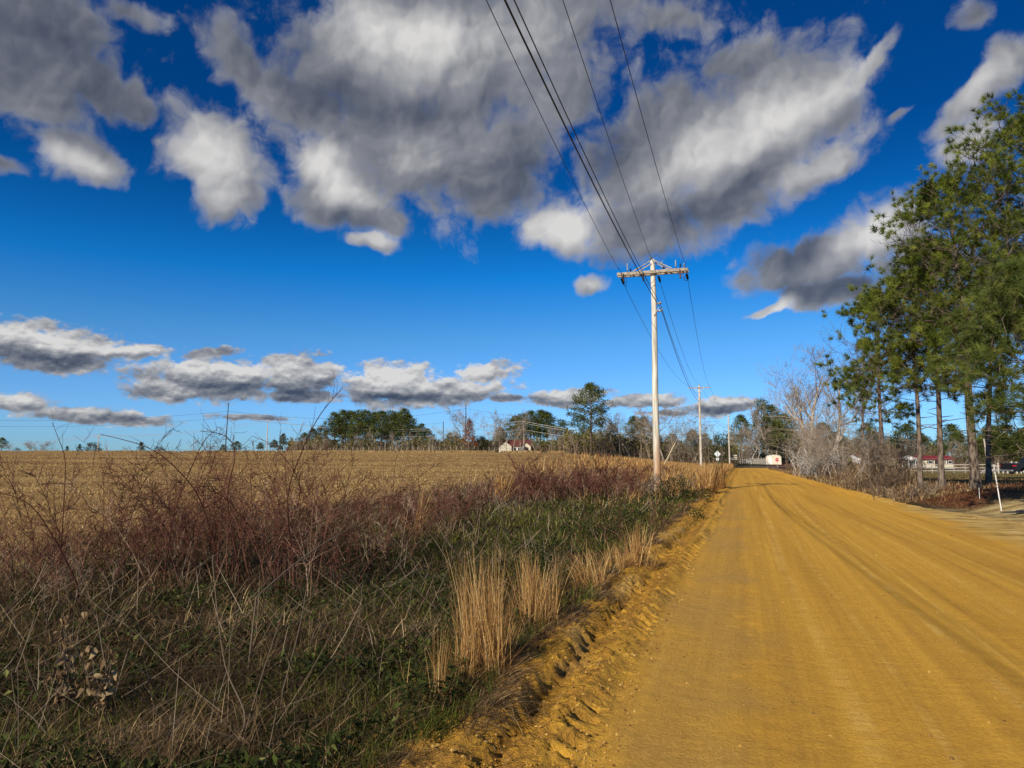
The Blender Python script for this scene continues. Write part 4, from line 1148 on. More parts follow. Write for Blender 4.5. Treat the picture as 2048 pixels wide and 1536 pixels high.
def near_pine(seed, px, Y, pxt, yt, r0, base_y, rad, nb, label, mat=None, **kw):
    b = on_ground(px, Y); tp = at(pxt, yt, Y); H = tp.z - b.z
    base = max(1.5, at(px, base_y, Y).z - b.z)
    tr, cr = pine(seed, H, r0, base, rad, nb, top=(tp.x - b.x, 0), **kw)
    return plant(tr, cr, M_PINEBARK, mat or M_NEEDLE, 'pine_tree', label, 'pine tree', b)
near_pine(11, 1948, 27.0, 1900, 385, .27, 775, 2.9, 100, 'thickest pine by the driveway, its trunk bare to well above the truck', K=44, subs=10, L=.26, w=.016, sticks=14)
near_pine(12, 1881, 29.0, 1862, 505, .18, 800, 2.2, 68, 'middle pine of the three straight trunks by the driveway', K=42, subs=9, L=.27, w=.017, sticks=9)
near_pine(13, 1838, 30.0, 1826, 560, .16, 810, 2.1, 64, 'left pine of the three straight trunks by the driveway, slimmest', K=42, subs=9, L=.27, w=.017, sticks=9)
near_pine(14, 1764, 38.0, 1754, 605, .20, 850, 2.6, 76, 'broad pine at the left end of the roadside row, low crown over the brush', K=36, subs=9, L=.31, w=.022, sticks=6)
near_pine(15, 2110, 23.0, 2065, 262, .26, 740, 3.4, 110, 'tallest pine at the right edge, only its left limbs in the picture', K=44, subs=10, L=.25, w=.014, sticks=6)
near_pine(16, 2092, 19.0, 2075, 560, .11, 915, 2.1, 76, 'young bright green pine at the right edge in front of the truck', M_NEEDLEY, K=44, subs=10, L=.30, w=.013, sticks=0)
near_pine(18, 1975, 36.0, 1990, 450, .2, 700, 3.0, 60, 'pine crown behind the thickest pine, upper right', K=24, subs=12, L=.33, w=.025)
near_pine(19, 1722, 50.0, 1730, 690, .16, 850, 1.7, 46, 'small pine merging into the pale bare trees left of the pine row', K=22, subs=10, L=.38, w=.030)

# ------------------------------------------------------------------ leafless trees
def bare(seed, H=10.0, r0=.16, spread=1.0, maxl=4, fork=.3, wig=.16, upb=.10, low=.25, droop=0.0, twig=.006, nchild=(7, 5, 4, 3)):
    r = np.random.default_rng(seed)
    A = {0: [], 1: []}
    def grow(p, d, rad, L, lev):
        n = (9, 6, 5, 4, 3)[lev]; start = low if lev == 0 else .15
        nc = nchild[lev] if lev < maxl and lev < len(nchild) else 0
        cs = sorted(start + (1 - start) * (i + r.random()) / max(1, nc) for i in range(nc))
        ci = 0
        for k in range(n):
            d = unit(d + r.normal(size=3) * wig * (1 + .3 * lev) + np.array([0, 0, upb if lev < 3 else upb - droop]))
            q = p + d * L / n
            a, b = rad * (1 - .8 * k / n), rad * (1 - .8 * (k + 1) / n)
            A[0 if lev <= 1 else 1].append((p, q, max(a, twig), max(b, twig)))
            while ci < len(cs) and cs[ci] <= (k + 1) / n:
                f = cs[ci]; ax_ = rand_dirs(1, r)[0]; ax_ = unit(ax_ - d * (ax_ @ d))
                ang = R(r.uniform(28, 62)) * (1.0 if lev else spread)
                cd = unit(d * math.cos(ang) + ax_ * math.sin(ang))
                grow(p + (q - p) * r.random(), cd, max(twig, rad * (1 - .8 * f) * r.uniform(.45, .7)), L * r.uniform(.34, .60) * (1.15 - .45 * f if lev == 0 else 1), lev + 1); ci += 1
            p = q
    grow(np.array([0, 0, -.2]), np.array([0, 0, 1.0]), r0, H * .92, 0)
    out = []
    for k, n in ((0, 6), (1, 3)):
        a = A[k]; V, Q = seg_tubes([x[0] for x in a], [x[1] for x in a], [x[2] for x in a], [x[3] for x in a], n)
        out.append((V, Q))
    zmax = max(o[0][:, 2].max() for o in out)
    s = H / zmax
    return mesh_from('trunk', out[0][0] * s, out[0][1], smooth=True), mesh_from('crown', out[1][0] * s, out[1][1])
BARE = [bare(101 + i, 10, .15, spread=sp, wig=w_, low=lo, nchild=nc, twig=tw) for i, (sp, w_, lo, nc, tw) in enumerate([
    (1.0, .14, .22, (9, 6, 5, 3), .012), (1.15, .18, .30, (8, 6, 5, 3), .012), (.75, .12, .18, (11, 6, 4, 3), .012), (1.3, .2, .15, (9, 6, 5, 3), .012), (.9, .16, .4, (8, 7, 5, 3), .012)])]
BIG = [bare(201 + i, 12, .26, spread=sp, wig=w_, low=lo, nchild=nc, twig=.0085) for i, (sp, w_, lo, nc) in enumerate([
    (1.0, .12, .28, (9, 6, 5, 3)), (1.15, .14, .34, (8, 6, 5, 3))])]

# ------------------------------------------------------------------ far crowns of small leaf clumps
def leafy(seed, H, r0, base, rad, nclump, per, size, shape='pine', mat=None):
    r = np.random.default_rng(seed)
    g = Geo(); g.tube([(0, 0, -.3), (.1 * r.normal(), .1 * r.normal(), H * .5), (0, 0, H * .93)], [r0, r0 * .7, r0 * .2], 7)
    P = []; S0 = []; S1 = []
    for i in range(nclump):
        f = r.random()
        z = base + (H - base) * f
        if shape == 'pine': rr_ = rad * (math.sin(math.pi * min(1, .30 + .70 * f)) ** .7 + .06)
        elif shape == 'cone': rr_ = rad * (1.02 - f) ** .85
        else: rr_ = rad * math.sqrt(max(.02, 1 - (2 * f - 1) ** 2))
        a = r.uniform(0, 6.283); q = rr_ * r.uniform(.45, 1.0) ** .6 * (1 + .25 * math.sin(3 * a + seed) + .2 * math.sin(z * 2.1 + a))
        c = np.array([q * math.cos(a), q * math.sin(a), z]); P.append(c)
        if i % 3 == 0: S0.append([0, 0, max(.3, z - q * .45)]); S1.append(c)
    P = np.array(P)
    if S0:
        V, Q = seg_tubes(S0, S1, np.full(len(S0), r0 * .22), np.full(len(S0), .02), 3); g.add(V, Q)
    C = np.repeat(P, per, 0) + r.normal(size=(nclump * per, 3)) * size * np.array([1.0, 1.0, .62])
    d = rand_dirs(len(C), r); e = unit(np.cross(d, rand_dirs(len(C), r))); ln = size * r.uniform(.5, 1.0, len(C))[:, None] * .62
    V = np.stack([C - d * ln, C + d * ln, C + e * ln * .8], 1).reshape(-1, 3)
    rn = np.repeat(np.clip(np.repeat(r.uniform(.1, .9, nclump), per) + r.uniform(-.15, .15, len(C)), 0, 1), 3)
    return g.me('trunk', True), mesh_from('crown', V, None, np.arange(len(V)).reshape(-1, 3), {'rnd': rn})
FP = [leafy(301 + i, 12, .2, b_, ra, 165, 26, .42, 'pine') for i, (b_, ra) in enumerate([(4.6, 2.7), (5.3, 3.0), (3.6, 2.5), (5.8, 2.4)])]
LONE = leafy(311, 14, .24, 5.6, 3.9, 330, 26, .34, 'pine')
CED = [leafy(321 + i, 6, .12, .3, ra, 110, 22, .32, sh) for i, (ra, sh) in enumerate([(1.9, 'cone'), (2.6, 'round'), (2.2, 'cone')])]
RST = leafy(331, 9, .18, 1.5, 3.0, 200, 16, .34, 'cone')
SHR = [leafy(341 + i, 4, .06, .1, 2.2, 120, 20, .28, 'round') for i in range(2)]

def place(v, mt, mc, name, px, yt, Y, label, cat, group=None, wide=1.0, Hv=None, rz=None):
    b = on_ground(px, Y); H = at(px, yt, Y).z - b.z
    s = H / Hv
    return plant(v[0], v[1], mt, mc, name, label, cat, b, random.Random(int(px * 7 + yt)).uniform(0, 6.28) if rz is None else rz, (s * wide, s * wide, s), group)

G_STAND = 'pines of the dense stand beyond the field'
for i, (px, yt) in enumerate([(607, 866), (625, 858), (643, 850), (668, 826), (684, 822), (700, 824), (716, 819), (731, 822), (748, 826), (762, 824), (780, 820), (794, 826), (806, 819), (815, 832), (826, 850), (842, 848), (855, 858), (690, 850), (740, 852), (775, 850)]):
    place(FP[i % 4], M_PINEBARK, M_NEEDLEF, 'pine_tree', px, yt, 205 + 9 * (i % 3), 'dark round-topped pine in the dense stand left of the rusty tree', 'pine tree', G_STAND, 1.05, 12)
G_MID = 'pines behind the white house'
for i, (px, yt) in enumerate([(1030, 834), (1044, 826), (1062, 823), (1082, 822), (1094, 826), (1122, 838), (900, 866), (912, 870), (1000, 856)]):
    place(FP[(i + 1) % 4], M_PINEBARK, M_NEEDLEF, 'pine_tree', px, yt, 222, 'dark pine in the wood between the rusty tree and the lone tall pine', 'pine tree', G_MID, 1.1, 12)
place(LONE, M_PINEBARK, M_NEEDLEF, 'pine_tree', 1183, 768, 150, 'lone tall spreading pine above the far wood, left of the near pole', 'pine tree', None, 1.0, 14, 1.0)
place(RST, M_GREYBARK, M_RUST, 'oak_tree', 938, 838, 184, 'tree still holding rusty brown leaves, in front of the tall dark pole', 'oak tree', None, .82, 9)
for i, (px, yt, Y, w_) in enumerate([(1270, 834, 176, 1.0), (1288, 836, 178, 1.0), (1168, 850, 175, 1.1), (1345, 868, 172, 1.2), (1385, 862, 170, 1.1), (1225, 850, 178, 1.0), (1318, 872, 170, 1.3), (1410, 868, 172, 1.2)]):
    place(FP[i % 4], M_PINEBARK, M_NEEDLEF, 'pine_tree', px, yt, Y, 'dark pine in the wood behind the near pole, right of the lone tall pine', 'pine tree', 'pines behind the near pole', w_, 12)
# leafless trees of the far wood
G_B1 = 'leafless trees along the far wood'
fb = [(588, 876), (640, 868), (662, 872), (704, 858), (722, 866), (742, 850), (760, 862), (790, 858), (810, 866), (832, 862), (866, 858), (878, 860), (918, 856), (925, 812), (948, 815), (984, 812), (985, 850), (1002, 842), (1012, 822), (1029, 818), (1040, 850), (1070, 852), (1100, 846), (1128, 852), (1140, 862)]
for i, (px, yt) in enumerate(fb):
    pale = i % 3 == 0
    place(BARE[i % 5], M_PALEBARK if pale else M_GREYBARK, M_TWIGPALE if pale else M_TWIG, 'bare_tree', px, yt, (178 if px in (1002, 1012, 1029, 1040, 1070) else 186 + (i * 7) % 23), 'leafless tree along the far wood left of the lone tall pine', 'bare tree', G_B1, 1.0, 10)
fb2 = [(1150, 860), (1205, 846), (1222, 832), (1248, 818), (1262, 812), (1284, 824), (1300, 812), (1324, 810), (1340, 814), (1356, 826), (1372, 846), (1390, 850), (1408, 852), (1422, 846), (1440, 842), (1236, 868), (1274, 866), (1335, 866), (1362, 872), (1398, 876)]
for i, (px, yt) in enumerate(fb2):
    pale = i % 3 == 1
    place(BARE[(i + 2) % 5], M_PALEBARK if pale else M_GREYBARK, M_TWIGPALE if pale else M_TWIG, 'bare_tree', px, yt, 156 + (i * 5) % 17, 'leafless tree in the wood behind the near pole, right of the lone tall pine', 'bare tree', 'leafless trees behind the near pole', 1.05, 10)
# small growth on the left horizon
place(FP[1], M_PINEBARK, M_NEEDLEF, 'pine_tree', 2, 876, 300, 'dark pine on the horizon cut by the left edge of the picture', 'pine tree', None, 1.0, 12)
place(CED[1], M_GREYBARK, M_CEDAR, 'evergreen_bush', 33, 896, 300, 'dark low evergreen bush on the horizon, leftmost after the edge pine', 'evergreen bush', None, 1.0, 6)
for i, (px, yt) in enumerate([(22, 884), (44, 879), (62, 879), (78, 882), (92, 881), (118, 896), (262, 892)]):
    place(BARE[i % 5], M_GREYBARK, M_TWIG, 'bare_tree', px, yt, 290, 'small leafless tree on the left horizon', 'bare tree', 'small leafless trees on the left horizon', 1.5, 10)
place(CED[0], M_GREYBARK, M_CEDAR, 'cedar_tree', 133, 892, 260, 'small ragged cedar on the horizon, left of the spreading bush', 'cedar tree', None, 1.0, 6)
place(CED[2], M_GREYBARK, M_CEDAR, 'cedar_tree', 158, 889, 260, 'pointed cedar on the horizon just left of the spreading bush', 'cedar tree', None, 1.0, 6)
place(SHR[0], M_GREYBARK, M_CEDAR, 'evergreen_bush', 185, 885, 250, 'spreading evergreen bush at the foot of the T-shaped pole', 'evergreen bush', None, 1.1, 4)
place(CED[0], M_GREYBARK, M_CEDAR, 'cedar_tree', 281, 884, 240, 'lone conical cedar on the horizon between the two far left poles', 'cedar tree', None, 1.2, 6)
place(CED[1], M_GREYBARK, M_CEDAR, 'evergreen_bush', 318, 893, 260, 'low round evergreen bush on the horizon right of the conical cedar', 'evergreen bush', None, 1.4, 6)
place(FP[0], M_PINEBARK, M_NEEDLEF, 'pine_tree', 472, 883, 260, 'round dark treetop on the horizon right of the tall thin pole', 'pine tree', None, 1.6, 12)
place(FP[2], M_PINEBARK, M_OLIVE, 'oak_tree', 446, 889, 250, 'olive brown treetop at the foot of the tall thin pole', 'tree', None, 1.7, 12)
for px, yt, w_ in ((520, 886, 1.4), (548, 880, 1.3), (565, 868, .9), (560, 890, 1.5)):
    place(FP[3], M_PINEBARK, M_NEEDLEF, 'pine_tree', px, yt, 235, 'small dark tree on the horizon right of the second T-shaped pole', 'pine tree', 'small trees left of the far wood', w_, 12)
# evergreens in front of the far wood
for i, (px, yt, w_) in enumerate([(958, 872, 1.5), (972, 880, 1.4), (1003, 868, 1.2)]):
    place(SHR[i % 2], M_GREYBARK, M_CEDAR, 'evergreen_bush', px, yt, 188, 'dark evergreen bush between the rusty tree and the white house', 'evergreen bush', 'dark bushes beside the rusty tree', w_ * .62, 4)

# ------------------------------------------------------------------ end of the dirt road
place(SHR[0], M_GREYBARK, needle_mat('bright_holly_leaves', (.02, .045, .008), (.055, .095, .018), (.12, .17, .04)), 'holly_bush', 1443, 868, 150, 'bright green round holly beside the third pole', 'holly bush', None, .55, 4)
place(FP[1], M_PINEBARK, M_NEEDLEF, 'pine_tree', 1484, 832, 200, 'ball-topped pine at the end of the dirt road', 'pine tree', None, .85, 12)
for i, (px, yt, Y) in enumerate([(1468, 850, 200), (1480, 856, 196), (1492, 848, 198), (1502, 842, 190), (1515, 850, 188), (1508, 868, 194), (1455, 852, 205), (1472, 862, 205)]):
    place(BARE[i % 5], M_PALEBARK, M_TWIGPALE, 'bare_tree', px, yt, Y, 'leafless tree beyond the fence at the end of the dirt road', 'bare tree', 'leafless trees beyond the road end', .95, 10)
for i, (px, yt, Y, w_) in enumerate([(1526, 796, 205, .6), (1548, 812, 205, .7), (1538, 850, 200, 1.0), (1572, 830, 150, .8)]):
    place(FP[(i + 2) % 4], M_PINEBARK, M_OLIVE if i != 2 else M_CEDAR, 'pine_tree', px, yt, Y, 'dark green-brown vine covered tree above the cream shed', 'tree', 'vine covered trees above the shed', w_ * 1.2, 12)
place(CED[2], M_GREYBARK, M_CEDAR, 'cedar_tree', 1540, 868, 192, 'dark drooping cedar right behind the cream shed', 'cedar tree', None, 1.4, 6)
big_b = [(1627, 690, 66, 1.2, 'tallest pale leafless tree beside the dirt road'), (1655, 698, 68, 1.1, 'pale leafless tree touching the left side of the pine row'), (1612, 745, 74, 1.0, 'pale leafless tree left of the tallest leafless one'),
         (1600, 762, 84, .9, 'leafless tree above the right bank, third from the pine row'), (1556, 775, 192, .95, 'slender leafless tree rising behind the right side of the shed'), (1680, 745, 60, .8, 'leafless tree behind the left end of the pine row'), (1640, 770, 58, .8, 'short pale leafless tree in front of the tallest leafless one'),
         (1532, 790, 196, .9, 'leafless tree just behind the left side of the cream shed')]
for i, (px, yt, Y, w_, lab) in enumerate(big_b):
    place(BIG[i % 2] if i < 4 else BARE[i % 5], M_PALEBARK, M_TWIGPALE if i in (0, 1, 2) else M_TWIG, 'bare_tree', px, yt, Y, lab, 'bare tree', None, w_, 12 if i < 4 else 10)
for i, (px, yt, Y) in enumerate([(1605, 830, 70), (1612, 820, 62), (1645, 840, 56), (1668, 830, 52), (1690, 850, 48), (1715, 846, 47), (1740, 862, 44), (1596, 838, 82), (1600, 856, 60), (1630, 862, 52), (1700, 880, 42), (1662, 872, 48), (1592, 850, 100), (1760, 872, 42)]):
    place(BARE[(i + 1) % 5], M_GREYBARK, M_TWIGBROWN, 'sapling', px, yt, Y, 'thin leafless sapling in the brush along the right road bank', 'sapling', 'saplings along the right bank', 1.1, 10)
# wood behind the mobile homes
for i in range(26):
    px = 1560 + i * 21 + (i * 37 % 11); yt = 858 + (i * 29 % 23) - (12 if i % 4 == 0 else 0)
    if 1530 < px < 1560: continue
    place(FP[i % 4], M_PINEBARK, M_NEEDLEF, 'pine_tree', px, yt, 222 + (i % 3) * 6, 'dark pine in the wood behind the mobile homes', 'pine tree', 'pines behind the mobile homes', 1.25, 12)
for i in range(20):
    px = 1575 + i * 27 + (i * 41 % 13); yt = 868 + (i * 31 % 25)
    place(BARE[i % 5], M_GREYBARK, M_TWIG, 'bare_tree', px, yt, 212, 'leafless tree in the wood behind the mobile homes', 'bare tree', 'leafless trees behind the mobile homes', 1.2, 10)
for i, (px, yt, w_) in enumerate([(1985, 858, 1.0), (2012, 852, 1.1), (2040, 866, 1.0), (2075, 850, 1.2), (1960, 878, .9)]):
    place(FP[i % 4], M_PINEBARK, M_OLIVE if i % 2 else M_NEEDLEF, 'pine_tree', px, yt, 118, 'tree with hanging green foliage above the crooked pale fence', 'tree', 'green trees above the crooked fence', w_ * 1.4, 12)
_m = M_GREYBARK
b = on_ground(1975, 110); sn = Geo(); sn.tube([(0, 0, -.3), (-.15, 0, 2.2), (-.35, 0, 5.2)], [.17, .14, .10], 8)
tag(sn.obj('tree_snag', M_PALEBARK, loc=b, smooth=True), 'broken pale tree snag between the fence and the pines at right', 'tree snag')

# ================================================================== the overgrown verge
def scatter(n, r0, r1, a0, a1, power=1.0, r=rng):
    """positions around the camera, about as many per unit of picture at every distance"""
    u = r.random(n); rad = r0 * (r1 / r0) ** (u ** power); a = np.radians(r.uniform(a0, a1, n))
    return rad * np.sin(a), rad * np.cos(a), rad
def verge_mask(x, y, s, t, r, edge=-1.72):
    e = edge + np.interp(t, [3, 9], [.08, 0]) + 0.30 * (fbm(t * 0.9, t * 0 + 2, 91, 3) - .5) * 2
    return (s < e)
def gz_all(x, y):
    """height of what one stands on: ground or the bank at its edge"""
    s, t = to_road(x, y)
    z = ground_z(x, y)
    onb = (s > -2.85) & (s < road_right(t) + .5) & (t > -5) & (t < 160)
    z2 = z_road(t) + road_profile(s, t)
    return np.where(onb, np.maximum(z, z2), z)

M_GREEN = blade_mat('green_verge_grass', [(0, (.012, .018, .004)), (.4, (.050, .066, .010)), (.75, (.15, .17, .026)), (1, (.32, .31, .07))])
M_DEAD = blade_mat('dead_grass', [(0, (.030, .018, .010)), (.35, (.100, .060, .030)), (.7, (.25, .165, .080)), (1, (.58, .41, .21))], .2)
M_STALK = blade_mat('dead_weed_stalks', [(0, (.060, .040, .028)), (.5, (.17, .125, .085)), (1, (.36, .29, .20))], .1)
M_GOLD = blade_mat('golden_broomsedge', [(0, (.19, .090, .032)), (.4, (.43, .24, .080)), (.75, (.64, .40, .150)), (1, (.80, .57, .26))], .3)
M_BRAMBLE = blade_mat('bramble_canes', [(0, (.030, .010, .008)), (.5, (.105, .040, .027)), (.80, (.20, .095, .060)), (1, (.38, .26, .17))], .05)
M_STRAWB = blade_mat('field_stubble_straw', [(0, (.17, .10, .042)), (.5, (.39, .26, .105)), (1, (.60, .45, .21))], .2)
M_LEAFB = blade_mat('broad_green_leaves', [(0, (.012, .018, .005)), (.5, (.035, .048, .010)), (.85, (.085, .110, .022)), (1, (.20, .21, .06))], .25, .85)
M_DRYLEAF = blade_mat('dry_curled_leaves', [(0, (.07, .04, .02)), (.5, (.19, .12, .060)), (1, (.44, .32, .17))], .3)

def blades_obj(name, mat, label, x, y, H, W, lean, curl, rnd, K=3, zoff=0.0, kind='stuff', az=None, tip=.12, cat=None):
    z = gz_all(x, y) + zoff
    n = len(x); az = rng.uniform(0, 6.283, n) if az is None else az
    V, Q, T, nv = ribbons(np.stack([x, y, z], 1), H, W, az, lean, curl, K, tip)
    o = link(name, mesh_from(name, V, Q, T, {'rnd': np.repeat(np.clip(rnd, 0, 1), nv)}), mat)
    return tag(o, label, cat or name.replace('_', ' '), None, kind)

# patches where green shows, and where old growth lies
def greenness(x, y, s, t):
    g_ = fbm(x * .55, y * .55, 101, 4)
    band = np.exp(-((s + 3.6) / 1.8) ** 2) * .10 * sstep(t, 7, 14) + .09 * sstep(8.5 - t, 0, 3)
    return g_ + band
# short green grass and weeds
x, y, r = scatter(330000, 3.0, 75, -62, 24)
s, t = to_road(x, y)
gr = greenness(x, y, s, t)
k = verge_mask(x, y, s, t, r) & (s > -9.5) & (rng.random(len(x)) < sstep(gr, .38, .56) * .80 + .14)
x, y, r, s, t, gr = (a[k] for a in (x, y, r, s, t, gr)); n = len(x)
blades_obj('green_grass', M_GREEN, 'short dark green grass and weeds in the left verge', x, y, rng.uniform(.05, .20, n) * (1 + .5 * sstep(t, 9, 16)), np.maximum(.0045, r * .0011) * rng.uniform(.7, 1.3, n), rng.uniform(.0, .9, n), rng.uniform(.2, 1.3, n),
           (.34 + .9 * (fbm(x * .8, y * .8, 111, 3) - .45) + rng.normal(size=n) * .24 + .14 * sstep(t, 8, 16)), 2)
# matted dead grass
x, y, r = scatter(300000, 3.0, 80, -62, 26)
s, t = to_road(x, y); gr = greenness(x, y, s, t)
k = verge_mask(x, y, s, t, r, -1.85) & (s > -11) & (rng.random(len(x)) < 1.0 - sstep(gr, .46, .66) * .60)
x, y, r, s, t = (a[k] for a in (x, y, r, s, t)); n = len(x)
blades_obj('dead_grass', M_DEAD, 'matted brown dead grass covering the left verge', x, y, rng.uniform(.07, .28, n) * (1 + .5 * sstep(-s, 4, 7)), np.maximum(.0030, r * .00085) * rng.uniform(.7, 1.3, n), rng.uniform(.25, 1.45, n), rng.uniform(.2, 1.4, n),
           (.34 + .9 * (fbm(x * .8, y * .8, 121, 3) - .5) + rng.normal(size=n) * .26), 3, rng.uniform(0, .10, n))
# long bleached stalks lying and leaning over it
x, y, r = scatter(11000, 3.6, 60, -60, 22, .66)
s, t = to_road(x, y)
k = verge_mask(x, y, s, t, r, -2.2) & (s > -9)
x, y, r, s = (a[k] for a in (x, y, r, s)); n = len(x)
blades_obj('dead_stalks', M_STALK, 'long pale dead stalks lying across the verge', x, y, rng.uniform(.22, .85, n), np.maximum(.0024, r * .00075), rng.uniform(.75, 1.55, n), rng.uniform(-.5, .7, n), .50 + rng.normal(size=n) * .32, 4, rng.uniform(.02, .22, n), tip=.45)
# broad low leaves near the camera
def leaves(name, mat, label, x, y, size, zo, rnd, aspect=.45, cat='leaves'):
    n = len(x); z = gz_all(x, y) + zo
    P = np.stack([x, y, z], 1); d = unit(rand_dirs(n) * np.array([1, 1, .5]) + np.array([0, 0, .25])); e = unit(np.cross(d, rand_dirs(n) * .5 + np.array([0, 0, 1.0])))
    L = size[:, None]
    V = np.stack([P, P + d * L * .5 + e * L * aspect * .5 + np.array([0, 0, .1]) * L, P + d * L, P + d * L * .5 - e * L * aspect * .5 + np.array([0, 0, .1]) * L], 1).reshape(-1, 3)
    Q = np.arange(4 * n).reshape(-1, 4)
    o = link(name, mesh_from(name, V, Q, None, {'rnd': np.repeat(np.clip(rnd, 0, 1), 4)}), mat)
    return tag(o, label, cat, None, 'stuff')
x, y, r = scatter(110000, 3.0, 28, -60, 20)
s, t = to_road(x, y)
cl2 = fbm(x * .9, y * .9, 131, 3)
k = verge_mask(x, y, s, t, r, -1.95) & (s > -8.5) & (cl2 > .46)
x, y, r, s, t = (a[k] for a in (x, y, r, s, t)); n = len(x)
leaves('low_weeds', M_LEAFB, 'dark low broad leaved weeds between the grass near the camera', x, y, rng.uniform(.025, .075, n) * (1 + r * .02), rng.uniform(.0, .16, n), .42 + rng.normal(size=n) * .25, cat='weeds')
# grass hanging over the cut edge of the bank
n = 26000
t = 3.0 * (70 / 3.0) ** rng.random(n); e_ = np.interp(t, [3, 9], [-1.60, -1.72]) + .30 * (fbm(t * .9, t * 0 + 2, 91, 3) - .5) * 2
s = e_ + np.abs(rng.normal(size=n)) * .10 - rng.random(n) * .35; x, y = to_world(s, t); r = np.hypot(x, y)
k = fbm(t * 1.6, s * 2, 145, 3) > .44; x, y, r = x[k], y[k], r[k]; n = len(x)
blades_obj('overhanging_grass', M_DEAD, 'dead grass drooping over the cut edge of the dirt bank', x, y, rng.uniform(.08, .34, n), np.maximum(.003, r * .0008), rng.uniform(.5, 1.3, n), rng.uniform(.6, 1.9, n), .45 + rng.normal(size=n) * .28, 4, az=-TH + rng.normal(size=n) * .8)
# a few straws and crumbs on the banks and road edge
x, y, r = scatter(26000, 3.2, 50, -30, 34)
s, t = to_road(x, y)
k = (s < -1.0 + rng.normal(size=len(x)) * .12) & (s > -2.2) | ((s > road_right(t) - .5 + rng.normal(size=len(x)) * .3) & (s < road_right(t) + .8))
k &= rng.random(len(x)) < .35 + .6 * (fbm(x * 2, y * 2, 141, 3) > .58)
x, y, r, s = (a[k] for a in (x, y, r, s)); n = len(x)
blades_obj('loose_straw', M_DEAD, 'loose bits of straw and roots on the scraped banks', x, y, rng.uniform(.03, .14, n), np.maximum(.003, r * .0008), rng.uniform(.9, 1.6, n), rng.uniform(-.3, .4, n), .35 + rng.normal(size=n) * .3, 2, .012)

# ------------------------------------------------------------------ bramble and brush band
def canes(pts, n_cane, Hm, r, spread=.55, wmin=.0055, dens=1.0):
    """arching canes with side twigs; returns ribbon arrays"""
    out = []
    for (cx, cy_, hs) in pts:
        m_ = n_cane
        out.append(np.stack([cx + r.normal(size=m_) * spread, cy_ + r.normal(size=m_) * spread, np.full(m_, hs)], 1))
    C = np.concatenate(out); n = len(C)
    x, y, hs = C.T; rad = np.hypot(x, y); z = gz_all(x, y)
    H = Hm * hs * r.uniform(.55, 1.15, n); az = r.uniform(0, 6.283, n); lean = r.uniform(0, .45, n); curl = r.uniform(.2, 1.5, n)
    W = np.maximum(wmin, rad * .00075) * r.uniform(.8, 1.2, n)
    K = 8
    P = np.stack([x, y, z], 1); dirh = np.stack([np.cos(az), np.sin(az), np.zeros(n)], 1)
    pts_ = [P]; dirs = []
    for k in range(K):
        ang = lean + curl * ((k + .5) / K) ** 1.6
        d = dirh * np.sin(ang)[:, None] + np.array([0, 0, 1.0]) * np.cos(ang)[:, None] + r.normal(size=(n, 3)) * .07
        d = unit(d); dirs.append(d); pts_.append(pts_[-1] + d * (H / K)[:, None])
    S0, S1, R0, R1, A = [], [], [], [], []
    tone = np.clip(.5 + r.normal(size=n) * .25, 0, 1)
    for k in range(K):
        S0.append(pts_[k]); S1.append(pts_[k + 1]); R0.append(W * .5 * (1 - .7 * k / K)); R1.append(W * .5 * (1 - .7 * (k + 1) / K)); A.append(tone)
    nt = max(1, int(11 * dens))
    for j in range(nt):
        f = r.uniform(.15, .98, n); k = np.minimum(K - 1, (f * K).astype(int)); ii = np.arange(n)
        a = np.stack(pts_, 1)[ii, k]; b = np.stack(pts_, 1)[ii, k + 1]; q = a + (b - a) * (f * K - k)[:, None]
        md = np.stack(dirs, 1)[ii, k]
        sd = unit(md * .75 + rand_dirs(n, r) * .95 + np.array([0, 0, .22])); L = H * r.uniform(.10, .32, n) * (1.25 - f)
        w = W * .34
        m1 = q + sd * (L * .5)[:, None]; sd2 = unit(sd + r.normal(size=(n, 3)) * .22); m2 = m1 + sd2 * (L * .5)[:, None]
        S0 += [q, m1]; S1 += [m1, m2]; R0 += [w, w * .8]; R1 += [w * .8, w * .45]; A += [tone, tone]
        s3 = unit(sd + rand_dirs(n, r) * .8); e = m1 + s3 * (L * .4)[:, None]
        S0.append(m1); S1.append(e); R0.append(w * .6); R1.append(w * .35); A.append(tone)
    S0, S1 = np.concatenate(S0), np.concatenate(S1); R0, R1 = np.concatenate(R0), np.concatenate(R1); A = np.concatenate(A)
    return S0, S1, R0, R1, A
def cane_mesh(name, data, sides=3):
    S0, S1, R0, R1, A = data
    V, Q = seg_tubes(S0, S1, R0, R1, sides)
    return mesh_from(name, V, Q, None, {'rnd': np.repeat(A, 2 * sides)})
rb = np.random.default_rng(77)
# the continuous tangle
pts = []
for t0 in np.arange(5.5, 70, .6):
    wdt = 2.2 if t0 < 22 else 2.6
    for j in range(2):
        if math.sin(t0 * 1.9) + math.sin(t0 * .83) < -.9 + rb.random(): continue
        s0 = -7.0 - rb.random() * wdt + (0.8 if t0 > 20 else 0) + .6 * math.sin(t0 * .37) + (1.0 if t0 > 34 else 0)
        xx, yy = to_world(s0, t0 + rb.normal() * .3)
        pts.append((xx, yy, rb.uniform(.55, 1.0) * (1.05 if t0 < 16 else .9 if t0 < 40 else .8)))
data = canes(pts, 9, 1.38, rb, .38, .0060, 1.1)
o = link('bramble_thicket', cane_mesh('bramble_thicket', data), M_BRAMBLE)
tag(o, 'long tangle of reddish brown bramble canes between the verge and the field', 'brambles', None, 'stuff')
